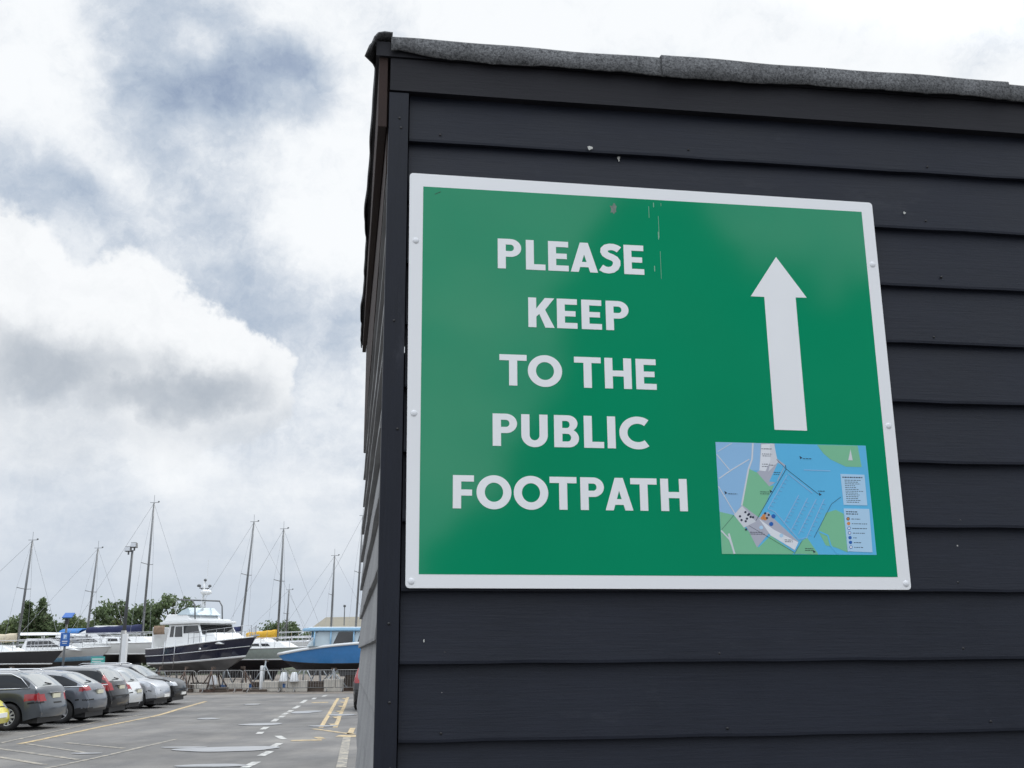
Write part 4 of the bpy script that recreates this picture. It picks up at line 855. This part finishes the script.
blueh = mat('blue_hull', (.05, .215, .50), .3, var=.06, coat=.3); lblue = mat('light_blue_roof', (.30, .52, .72), .4, var=.05); darkbot = mat('dark_bottom', (.035, .03, .032), .8, var=.25); pclear = mat('clear_screen', (.46, .55, .60), .12, var=.1, vs_=2)
def hull(root, L, curves, mats_, deckm, n=36, transom=None):
    """curves: list from keel up to sheer of (x_end fraction, half-beam fn(t), z fn(t)); one material per strip between curves"""
    hb = MB(); C = []
    for xe, yf, zf in curves: C.append([(xe*L*k/n, yf(k/n), zf(k/n)) for k in range(n+1)])
    for i, m_ in enumerate(mats_):
        for s in (-1, 1):
            sub = []
            for j in range(5):
                f = j/4; sub.append([(lerp(a[0], c[0], f), s*(lerp(a[1], c[1], f)+.03*math.sin(f*PI)*(1 if a[1] > .05 else 0)), lerp(a[2], c[2], f)) for a, c in zip(C[i], C[i+1])])
            hb.grid(sub, m_, True, s < 0)
    tv = [(c[0][0], c[0][1], c[0][2]) for c in C]; poly = tv+[(x, -y, z) for x, y, z in reversed(tv)]
    poly = [p for i, p in enumerate(poly) if i == 0 or (Vector(p)-Vector(poly[i-1])).length > 1e-4]
    hb.add(poly, [tuple(range(len(poly)))], transom or mats_[-1])
    ho = hb.build('hull', root, fix=False)
    db = MB(); sh = C[-1]; db.grid([[(x, y*.985, z-.03) for x, y, z in sh], [(x, 0, z+.02) for x, y, z in sh], [(x, -y*.985, z-.03) for x, y, z in sh]], deckm)
    for s in (-1, 1): db.tube([(x, s*y, z) for x, y, z in sh], .035, gel, 6)
    db.build('deck', root, fix=False)
    return C
def rail(root, C, t0, t1, h_, n=7, inset=.93, wires=2):
    b = MB(); sh = C[-1]; m_ = len(sh)-1; 
    for s in (-1, 1):
        P = []
        for k in range(n):
            t = lerp(t0, t1, k/(n-1)); i = int(t*m_); x, y, z = sh[i]; P.append(Vector((x, s*y*inset, z)))
        for p in P: b.tube([p, p+Vector((0, 0, h_))], .016, steel, 5)
        for w_ in range(wires): b.tube([p+Vector((0, 0, h_*(1-.45*w_))) for p in P], .013 if w_ == 0 else .008, steel, 5)
    b.build('guard_rail', root)
def house(root, name, x0, x1, w0, w1, z0, z1, m_, fs=0., rs=0., win=None, winm=None, front=None, bevel=.05):
    """cabin block: footprint x0..x1, half-width w0, top half-width w1, front and rear rake; win = list of (u0,u1,v0,v1) per side"""
    bq = [(x0, -w0, z0), (x1, -w0*.92, z0), (x1, w0*.92, z0), (x0, w0, z0)]; tq = [(x0+rs, -w1, z1), (x1-fs, -w1*.92, z1), (x1-fs, w1*.92, z1), (x0+rs, w1, z1)]
    b = MB(); b.hexa(bq, tq, m_); o = b.build(name, root, bevel=bevel, seg=3)
    for (u0, u1, v0, v1) in win or ():
        for s in (0, 1):
            wb = MB()
            if s == 0: wb.panel(bq[0], bq[1], tq[1], tq[0], u0, u1, v0, v1, .012, .02, winm or tint)
            else: wb.panel(bq[2], bq[3], tq[3], tq[2], 1-u1, 1-u0, v0, v1, .012, .02, winm or tint)
            wb.build('window', o)
    if front:
        u0, u1, v0, v1 = front; wb = MB(); wb.panel(bq[1], bq[2], tq[2], tq[1], u0, u1, v0, v1, .012, .02, winm or tint); wb.build('window', o)
    return o
sq = lambda v: max(0., v)**.5
# ---- the navy motor yacht
Ly = 8.6; hd = R(-43)
my = empty('motor_yacht', (-19.74, 62.87, .16), hd, 'large navy and white motor yacht with radar mast, propped ashore behind the barriers', 'boat')
bw = lambda k, pw: (lambda t: k*(1-max(0, (t-.35)/.65)**pw))
C = hull(my, Ly, [(.84, lambda t: .02, lambda t: .70+.02*t+.75*max(0, t-.72)**1.3/.2), (.90, bw(1.32, 2.0), lambda t: 1.20+.38*t**2), (.905, bw(1.38, 2.0), lambda t: 1.30+.38*t**2), (1.0, bw(1.52, 2.6), lambda t: 2.04+.16*t+.42*t**1.8)], [antif, gel, navyh], gel)
st_ = MB()
for s in (-1, 1): st_.tube([(lerp(.905, 1.0, .5)*Ly*k/20, s*(bw(1.45, 2.35)(k/20)+.052), 1.66+.10*k/20+.38*(k/20)**1.9) for k in range(21)], .016, gel, 5)
st_.build('hull_stripe', my)
for s in (-1, 1):
    pb = MB(); pb.lathe([(0, -.01), (.06, -.01), (.075, .02), (.09, .0), (.06, -.02)], chrome, 'y', 14); o = pb.build('porthole', my, loc=(5.6, s*1.46, 2.0)); o.scale = (1.8, 1, 1)
house(my, 'foredeck_trunk', 4.4, 7.0, 1.15, .85, 2.25, 2.86, gel, fs=1.2, win=[(.10, .18, .35, .62), (.30, .38, .35, .62)], bevel=.08)
cb_ = house(my, 'cabin', 1.75, 5.6, 1.32, 1.14, 2.12, 3.36, gel, fs=.95, win=[(.50, .97, .60, .92), (.09, .20, .45, .92), (.24, .46, .45, .90)], front=(.04, .96, .52, .94))
b = MB(); b.prism(rounded([(.9, -1.3), (4.9, -1.2), (5.25, -.6), (5.25, .6), (4.9, 1.2), (.9, 1.3)], .2, 4), 3.36, 3.50, gel); b.prism(rounded([(1.0, -1.2), (4.5, -1.1), (4.9, -.5), (4.9, .5), (4.5, 1.1), (1.0, 1.2)], .2, 4), 3.50, 3.60, gel); b.build('cabin_roof', my, bevel=.03)
fbm_ = house(my, 'flybridge', 1.1, 3.7, 1.1, 1.0, 3.58, 3.92, gel, fs=.5, rs=.1)
b = MB(); b.panel((3.6, -.95, 3.85), (3.6, .95, 3.85), (3.1, .8, 4.25), (3.1, -.8, 4.25), 0, 1, 0, 1, .01, .02, pclear)
for s in (-1, 1): b.panel(*((((2.3, -1.0, 3.88), (3.6, -.95, 3.85), (3.1, -.8, 4.25), (2.6, -.9, 4.1)) if s < 0 else ((3.6, .95, 3.85), (2.3, 1.0, 3.88), (2.6, .9, 4.1), (3.1, .8, 4.25)))), 0, 1, 0, 1, .01, .02, pclear)
b.build('flybridge_screen', my)
b = MB()
for s in (-1, 1): b.tube([(2.0, s*.95, 3.9), (1.95, s*.9, 4.62), (2.15, s*.85, 4.72)], .03, steel, 8); b.tube([(3.95, s*.85, 3.6), (3.85, s*.85, 4.35), (3.55, s*.85, 4.64), (2.15, s*.85, 4.72)], .04, poledark, 8)
b.tube([(2.15, -.85, 4.72), (2.15, .85, 4.72)], .04, poledark, 8); b.tube([(3.55, -.85, 4.64), (3.55, .85, 4.64)], .04, poledark, 8); b.build('bimini_frame', my)
rmst = MB(); rmst.tube([(2.9, 0, 3.9), (2.9, 0, 5.3), (2.9, 0, 5.75)], [.06, .05, .035], gel, 8); rmst.tube([(2.9, -.28, 5.35), (2.9, .3, 5.35)], .03, poledark, 6); rmo = rmst.build('radar_mast', my); rmo.location = (.35, 0, -.02)
b = MB(); b.lathe([(0, 5.18), (.26, 5.18), (.30, 5.24), (.30, 5.32), (.2, 5.40), (0, 5.41)], gel, 'z', 18, (3.15, 0, -.15)); b.box((2.9, -.12, 4.98), (3.35, .12, 5.03), gel); b.build('radar_dome', rmo)
for z0, r_, off in ((5.42, .11, (2.62, -.15, 0)), (5.62, .08, (2.9, .05, .1)), (5.40, .09, (3.0, .3, 0))):
    b = MB(); b.lathe([(0, z0), (r_, z0+.03), (r_, z0+.12), (0, z0+.18)], poledark, 'z', 12, off); b.tube([(off[0], off[1], z0+off[2]+.05), (2.9, off[1]*.7, z0+off[2]-.15)], .02, poledark, 5); b.build('navigation_light', rmo)
b = MB(); b.tube([(2.7, .5, 3.95), (2.7, .5, 7.0)], .014, gel, 5); b.build('aerial', my); b = MB(); b.tube([(4.6, -.9, 3.5), (4.6, -.9, 5.2)], .010, gel, 5); b.build('aerial', my)
b = MB(); b.box((.25, -1.3, 2.1), (.42, 1.3, 3.25), gel); b.build('aft_screen', my, bevel=.02)
b = MB()
for s in (-1, 1): b.grid([[(.4+.2*i, s*(1.28+.05*math.sin(i*2.1+j)), 3.32-.16*j) for i in range(7)] for j in range(4)], tanc)
b.build('cockpit_canopy', my, fix=False).modifiers.new('t', 'SOLIDIFY').thickness = .02
rail(my, C, .52, .985, .62, 9)
b = MB(); b.hexa([(8.3, -.12, 2.62), (8.8, -.08, 2.66), (8.8, .08, 2.66), (8.3, .12, 2.62)], [(8.3, -.12, 2.70), (8.8, -.08, 2.72), (8.8, .08, 2.72), (8.3, .12, 2.70)], steel); b.build('bow_roller', my)
b = MB(); b.box((-.35, -1.1, 1.12), (.02, 1.1, 1.20), gel); b.build('bathing_platform', my)
for xx in (2.2, 3.3):
    b = MB(); b.tube([(xx, -1.62, 1.0), (xx, -1.57, 2.5)], .022, steel, 6); b.build('fender_line', my)

# ---- sailing boats on their keels
def sailboat(label, loc, rz, L, beam, zk, zw, zs, top, hullm, bottom, mast_t, mast_h, lean, coverm=None, cover_len=.4, boom_h=.95, stripe=None, cab=True, deck=gel, rails_=True, spread=1):
    root = empty('sailing_boat', (loc[0], loc[1], .16), rz, label, 'boat', 'sailing boats laid up ashore')
    wv = lambda k: (lambda t: k*(.72+.28*math.sin(min(1, t/.5)*PI/2))*(1-max(0, (t-.42)/.58)**2.0))
    C = hull(root, L, [(.80, lambda t: .03, lambda t: zw-.55+.25*abs(t-.45)+.5*max(0, t-.8)), (.93, wv(beam*.42), lambda t: zw), (.935, wv(beam*.43), lambda t: zw+.07), (1.0, wv(beam*.5), lambda t: zs+.14*t*t)], [bottom, stripe or gel, hullm], deck)
    b = MB(); b.hexa([(.36*L, -.10, zk), (.54*L, -.08, zk), (.54*L, .08, zk), (.36*L, .10, zk)], [(.33*L, -.12, zw-.3), (.60*L, -.06, zw-.3), (.60*L, .06, zw-.3), (.33*L, .12, zw-.3)], bottom); b.build('keel', root)
    b = MB(); b.hexa([(.03*L, -.03, zk+.35), (.08*L, -.03, zk+.35), (.08*L, .03, zk+.35), (.03*L, .03, zk+.35)], [(.02*L, -.04, zw-.2), (.11*L, -.04, zw-.2), (.11*L, .04, zw-.2), (.02*L, .04, zw-.2)], bottom); b.build('rudder', root)
    if cab: house(root, 'coachroof', .34*L, .74*L, beam*.30, beam*.25, zs-.02, zs+.42, deck, fs=.9, rs=.1, win=[(.12, .32, .4, .75), (.38, .58, .4, .75)], bevel=.06)
    zm = zs+.3; base = Vector((mast_t*L, 0, zm)); tip = Vector((mast_t*L+lean, 0, mast_h))
    b = MB(); b.tube([base, base.lerp(tip, .5), tip], [.072, .068, .05], mastm, 10); b.tube([tip+Vector((-.25, 0, .04)), tip+Vector((.3, 0, .04))], .015, poledark, 5); b.tube([tip, tip+Vector((0, 0, .5))], .010, poledark, 4); b.box(tuple(tip+Vector((.26, -.03, .05))), tuple(tip+Vector((.34, .03, .12))), poledark); mo = b.build('mast', root)
    for k in range(spread):
        f = (k+1)/(spread+1)+.04; p = base.lerp(tip, f); b = MB(); b.tube([p+Vector((-.1, -beam*.27, .06)), p, p+Vector((-.1, beam*.27, .06))], .022, mastm, 6); b.build('spreader', mo)
    def stay(a, c): b = MB(); b.tube([a, c], .009, wirem, 4); b.build('stay', root)
    stay(tip, (.985*L, 0, zs+.15)); stay(tip, (.01*L, 0, zs+.1))
    for s in (-1, 1):
        sp_ = base.lerp(tip, .54)+Vector((-.1, s*beam*.27, .06)); ch = Vector((mast_t*L-.15, s*beam*.46, zs)); b = MB(); b.tube([tip, sp_, ch], .007, wirem, 4); b.build('shroud', root)
    bz = zm+boom_h-.3; bz -= .32; b = MB(); b.tube([(mast_t*L-.05, 0, bz), (mast_t*L-cover_len*L, 0, bz+.05)], .055, mastm, 8); b.build('boom', root)
    if coverm:
        b = MB(); n = 10; P = [(mast_t*L-.02-cover_len*L*k/n, .0, bz+.16-.10*k/n+.02*math.sin(k*2.3)) for k in range(n+1)]
        b.tube(P, [.25-.006*k+.018*math.sin(k*3.1) for k in range(n+1)], coverm, 10); b.build('sail_cover', root)
    if rails_: rail(root, C, .03, .985, .6, 9)
    return root
sailboat('sailing boat with charcoal hull and cream sail cover at the far left', (-34.0, 62.0, 0), R(-4), 8.8, 2.9, .30, 1.25, 1.88, None, greydk, blackh, .69, 8.15, .27, creamc, .42, 1.0, stripe=gel, deck=gel)
sailboat('sailing boat behind the white cruisers, its bare mast left of the floodlight post', (-32.25, 69.5, 0), R(-6), 8.4, 2.8, .3, 1.4, 2.1, None, gel, antif, .63, 8.38, .28, None, .3)
sailboat('sailing boat with long navy sail cover, white topsides and dark bottom', (-27.0, 65.3, 0), R(-7), 8.6, 2.9, .25, 1.75, 2.36, None, gel, blackh, .585, 10.7, .12, navyc, .40, 1.05)
sailboat('sailing boat hidden behind the navy yacht, with strongly raked dark mast', (-21.4, 69.3, 0), R(-10), 9.2, 3., .3, 1.5, 2.35, None, gel, antif, .47, 9.95, .50, navyc, .36, 1.0)
sailboat('grey-green sailing boat with yellow sail cover on a blue cradle', (-18.3, 66.6, 0), R(-14), 7.6, 2.7, .25, 1.38, 2.02, None, teal_h, darkbot, .56, 9.15, .08, yellc, .26, 1.05)
sailboat('small far sailing boat with short mast beside the yellow sail cover', (-22.2, 86, 0), R(-8), 6.5, 2.3, .3, 1.5, 2.3, None, gel, antif, .68, 6.6, .12, None, .3)
sailboat('sailing boat in front of the warehouse, its dark mast above the blue wheelhouse', (-16.75, 75, 0), R(-5), 7.8, 2.6, .3, 1.4, 2.2, None, gel, antif, .545, 8.3, .1, None, .3)
sailboat('sailing boat mostly hidden by the shed, mast at the wall edge', (-14.4, 71.5, 0), R(-8), 9.0, 2.9, .3, 1.4, 2.2, None, gel, antif, .46, 10.6, .32, None, .3)
# ---- white motor cruisers at the left
def cruiser(label, loc, rz, L, zb, zs, hullm, win, boot):
    root = empty('motor_cruiser', (loc[0], loc[1], .16), rz, label, 'boat', 'white motor cruisers')
    C = hull(root, L, [(.84, lambda t: .03, lambda t: zb+.5*max(0, t-.6)), (.92, bw(1.15, 2.), lambda t: zb+.38+.2*t*t), (.93, bw(1.2, 2.), lambda t: zb+.62+.2*t*t), (1., bw(1.35, 2.5), lambda t: zs+.22*t*t)], [antif, boot, hullm], gel)
    return root, C
r1, C1 = cruiser('white motor cruiser with sweeping dark window band behind the parking sign', (-30.2, 66.2, 0), R(-22), 7.4, .9, 2.0, gel, None, mat('pale_blue_boot', (.16, .30, .42), .5))
house(r1, 'cabin', 1.6, 6.0, 1.12, .9, 2.0, 2.72, gel, fs=2.4, rs=.2, win=[(.10, .80, .30, .80)], front=(.05, .95, .45, .95)); house(r1, 'hardtop', 1.0, 4.4, 1.05, .85, 2.90, 3.06, gel, fs=1.2, rs=.1)
b = MB()
for xx, s in ((1.2, -1), (1.2, 1), (3.2, -1), (3.2, 1)): b.tube([(xx, s*.9, 2.6), (xx, s*.9, 2.95)], .035, gel, 6)
b.build('hardtop_post', r1); rail(r1, C1, .4, .98, .5, 8)
r2_, C2 = cruiser('white motor cruiser with high wedge-shaped flybridge left of the floodlight post', (-30.4, 71.0, 0), R(-10), 7.2, 1.1, 2.3, gel, None, blackh)
house(r2_, 'cabin', 1.3, 5.6, 1.15, .95, 2.3, 3.05, gel, fs=1.6, win=[(.2, .8, .35, .8)], front=(.05, .95, .3, .9)); house(r2_, 'flybridge', 2.8, 5.0, .95, .8, 3.05, 3.55, gel, fs=-.5, rs=1.1, win=[(.35, .75, .25, .6)])
rail(r2_, C2, .4, .98, .5, 8)
b = MB(); b.grid([[(1.4+.35*i, .85*math.sin(-PI/2+PI*j/6), 3.05+.35*math.cos(-PI/2+PI*j/6)) for j in range(7)] for i in range(5)], mat('blue_canvas', (.04, .16, .42), .8)); b.build('canopy', r2_, fix=False).modifiers.new('t', 'SOLIDIFY').thickness = .02
# ---- blue boat by the shed
bb_ = empty('motor_boat', (-2.75, 60.3, .14), R(193.5), 'blue motor boat with light blue wheelhouse roof, beside the shed corner', 'boat')
shz = lambda t: 2.42-.12*(1-t)-.72*t**3.2
Cb = hull(bb_, 10.0, [(.90, lambda t: .03, lambda t: .80+.45*max(0, t-.6)**1.3), (.965, bw(1.25, 2.2), lambda t: 1.42-.34*t+.30*t**6), (.97, bw(1.28, 2.2), lambda t: 1.46-.34*t+.30*t**6), (1., bw(1.5, 2.7), shz)], [darkbot, blackh, blueh], gel)
for s in (-1, 1):
    b = MB(); b.tube([(10*k/24, s*(bw(1.5, 2.7)(k/24)+.03), shz(k/24)+.03) for k in range(25)], .075, gel, 8); b.build('gunwale', bb_)
wh2 = house(bb_, 'wheelhouse', 3.6, 8.5, 1.15, 1.08, 2.1, 2.92, pclear, fs=.5, win=[(.05, .24, .2, .9), (.29, .49, .15, .9), (.545, .75, .10, .92)], front=(.05, .95, .4, .92))
for x in (3.65, 4.9, 6.15, 7.35, 8.2):
    for s in (-1, 1): b = MB(); b.tube([(x, s*1.15, 2.15), (x-.02, s*1.09, 2.94)], .045, lblue, 6); b.build('window_pillar', wh2)
b = MB(); b.prism(rounded([(3.2, -1.25), (8.3, -1.2), (8.75, -.7), (8.75, .7), (8.3, 1.2), (3.2, 1.25)], .2, 4), 2.92, 3.06, lblue); b.prism(rounded([(3.3, -1.1), (8.2, -1.05), (8.5, -.6), (8.5, .6), (8.2, 1.05), (3.3, 1.1)], .2, 4), 3.06, 3.12, gel); b.build('wheelhouse_roof', bb_, bevel=.02)
b = MB(); b.tube([(6.6, .3, 3.2), (6.6, .3, 4.15)], .03, poledark, 6); b.lathe([(0, 4.15), (.07, 4.18), (.07, 4.28), (0, 4.3)], poledark, 'z', 8, (6.6, .3, 0)); b.build('light_mast', bb_)

# ================================================================== yard: cradles, blocks, barriers
bluest = mat('blue_steel', (.04, .13, .34), .5, var=.2, vs_=3); rust = mat('rusty_steel', (.10, .065, .05), .85, var=.4, vs_=4); conc = mat('pale_concrete', (.50, .47, .42), .9, var=.2, vs_=2.5, bump=.3, bs=15); timb = mat('old_timber', (.085, .065, .052), .9, var=.35, vs_=3); greyst = mat('grey_steel', (.40, .43, .45), .5, .4, var=.15)
def cradle(label, loc, rz, L, hw, zt, m1, m2):
    zt += .16; root = empty('boat_cradle', loc, rz, label, 'cradle', 'steel cradles under the boats')
    b = MB()
    for s in (-1, 1): b.box((0, s*hw-.07, .0), (L, s*hw+.07, .15), m1)
    for x in (.0, L*.5-.06, L-.12): b.box((x, -hw+.07, .0), (x+.12, hw-.07, .13), m1)
    b.build('base_frame', root)
    for x in (.12, L*.5, L-.2):
        for s in (-1, 1):
            b = MB(); b.tube([(x, s*hw, .15), (x, s*hw*.78, zt)], .05, m2, 6); b.tube([(x-.7, s*hw, .15), (x, s*hw*.82, zt*.85)], .035, m2, 6); b.tube([(x+.7, s*hw, .15), (x, s*hw*.82, zt*.85)], .035, m2, 6); b.box((x-.14, s*hw*.74-.06, zt-.06), (x+.14, s*hw*.74+.06, zt+.06), timb); b.build('prop', root)
cradle('blue and grey steel cradle under the grey-green sailing boat', (-16.9, 65.9, 0), R(-14), 5.4, 1.25, 1.35, bluest, greyst)
cradle('rusty cradle under the navy motor yacht', (-18.9, 61.3, 0), hd, 5.6, 1.2, 1.05, rust, rust)
cradle('rusty cradle under the sailing boat with navy cover', (-25.2, 65.1, 0), R(-7), 5.2, 1.25, 1.5, rust, greyst)
cradle('rusty cradle under the charcoal hulled sailing boat', (-32.6, 61.9, 0), R(-4), 5.2, 1.25, 1.1, rust, greyst)
cradle('grey cradle under the blue motor boat', (-4.4, 59.85, 0), R(193.5), 5.6, 1.2, .95, rust, greyst)
def one(name, label, cat, group, build, loc, rz=0):
    b = MB(); build(b); o = b.build(name, bevel=.02); o.location = loc; o.rotation_euler = (0, 0, rz); return tag(o, label, cat, group)
for i, (x, y, lx, ly, lz) in enumerate([(-9.3, 57.0, .85, .7, .62), (-11.2, 57.1, 1.1, .7, .55), (-12.6, 57.6, .9, .6, .5), (-14.6, 58.4, 1.0, .6, .42), (-16.2, 57.4, 1.2, .6, .40), (-17.9, 58.3, 1.1, .6, .52), (-19.4, 57.6, 1.0, .6, .46), (-8.0, 57.3, .6, .6, .6), (-20.9, 57.4, 1.1, .6, .6)]):
    one('concrete_block', 'pale concrete block on the gravel under the boats', 'block', 'concrete blocks under the boats', lambda b: b.box((-lx/2, -ly/2, 0), (lx/2, ly/2, lz), conc), (x, y, 0), rng.uniform(-.3, .3))
for i, (x, y, lx, lz) in enumerate([(-10.2, 56.5, 1.0, .52), (-15.2, 56.4, .9, .30), (-13.4, 56.6, 1.2, .24), (-17.0, 56.6, .8, .4), (-8.6, 58.2, .9, .8), (-18.6, 56.2, 1.1, .35), (-14.0, 61.0, 1.2, .5), (-17.4, 60.5, 1.0, .5), (-9.9, 60.6, 1.2, .6)]):
    def bt(b):
        for k in range(max(1, int(lz/.13))): b.box((-lx/2+.03*(k % 2), -.2, k*.13), (lx/2-.03*(k % 2), .2, k*.13+.125), timb)
    one('timber_stack', 'dark stack of old timber baulks on the gravel', 'timber', 'timber stacks under the boats', bt, (x, y+.6, 0), rng.uniform(-.3, .3))
for i, (x, y, lb) in enumerate([(-15.6, 57.2, 'white plastic fuel tank standing left of the blue cradle'), (-11.9, 57.0, 'white plastic tub left of the pair under the blue boat bow'), (-11.3, 56.7, 'white plastic tub right of the pair under the blue boat bow')]):
    def bt(b): b.lathe([(0, .0), (.25, .0), (.25, .05), (.13, .46), (.11, .48), (0, .48)], whitem, 'z', 16)
    one('plastic_tub', lb, 'container', 'white tubs under the boats', bt, (x, y, .50 if i else .36))
one('white_bollard', 'white post standing below the grey-green hull', 'post', None, lambda b: (b.tube([(0, 0, 0), (0, 0, 1.1)], .085, whitem, 12), b.lathe([(.085, 1.1), (.085, 1.30), (0, 1.31)], whitem, 'z', 12)), (-13.15, 57.4, 0))
def make_barrier():
    root = empty('crowd_barrier', (0, 0, 0), 0, 'galvanised crowd control barrier in the row along the yard edge', 'barrier', 'crowd barriers along the yard edge')
    b = MB(); Lb = 2.3
    b.tube([(-Lb/2, 0, .22), (-Lb/2, 0, .98), (-Lb/2+.05, 0, 1.05), (-Lb/2+.12, 0, 1.08), (Lb/2-.12, 0, 1.08), (Lb/2-.05, 0, 1.05), (Lb/2, 0, .98), (Lb/2, 0, .22), (-Lb/2, 0, .22)], .018, galv, 8); b.build('frame', root)
    for k in range(17):
        b = MB(); x = -Lb/2+.13*(k+1)-.02; b.tube([(x, 0, .22), (x, 0, 1.07)], .008, galv, 5); b.build('bar', root)
    for s in (-1, 1):
        b = MB(); b.tube([(s*.8, -.32, .02), (s*.8, -.1, .12), (s*.8, 0, .22), (s*.8, .1, .12), (s*.8, .32, .02)], .02, galv, 6); b.build('foot', root)
    return root
bar0 = make_barrier()
for i in range(11):
    o = bar0 if i == 0 else copy_tree(bar0)
    x = -5.6-2.36*i; o.location = (x, 56.1+.18*math.sin(i*1.9)+.02*i, 0); o.rotation_euler = (0, 0, R(rng.uniform(-5, 5)))
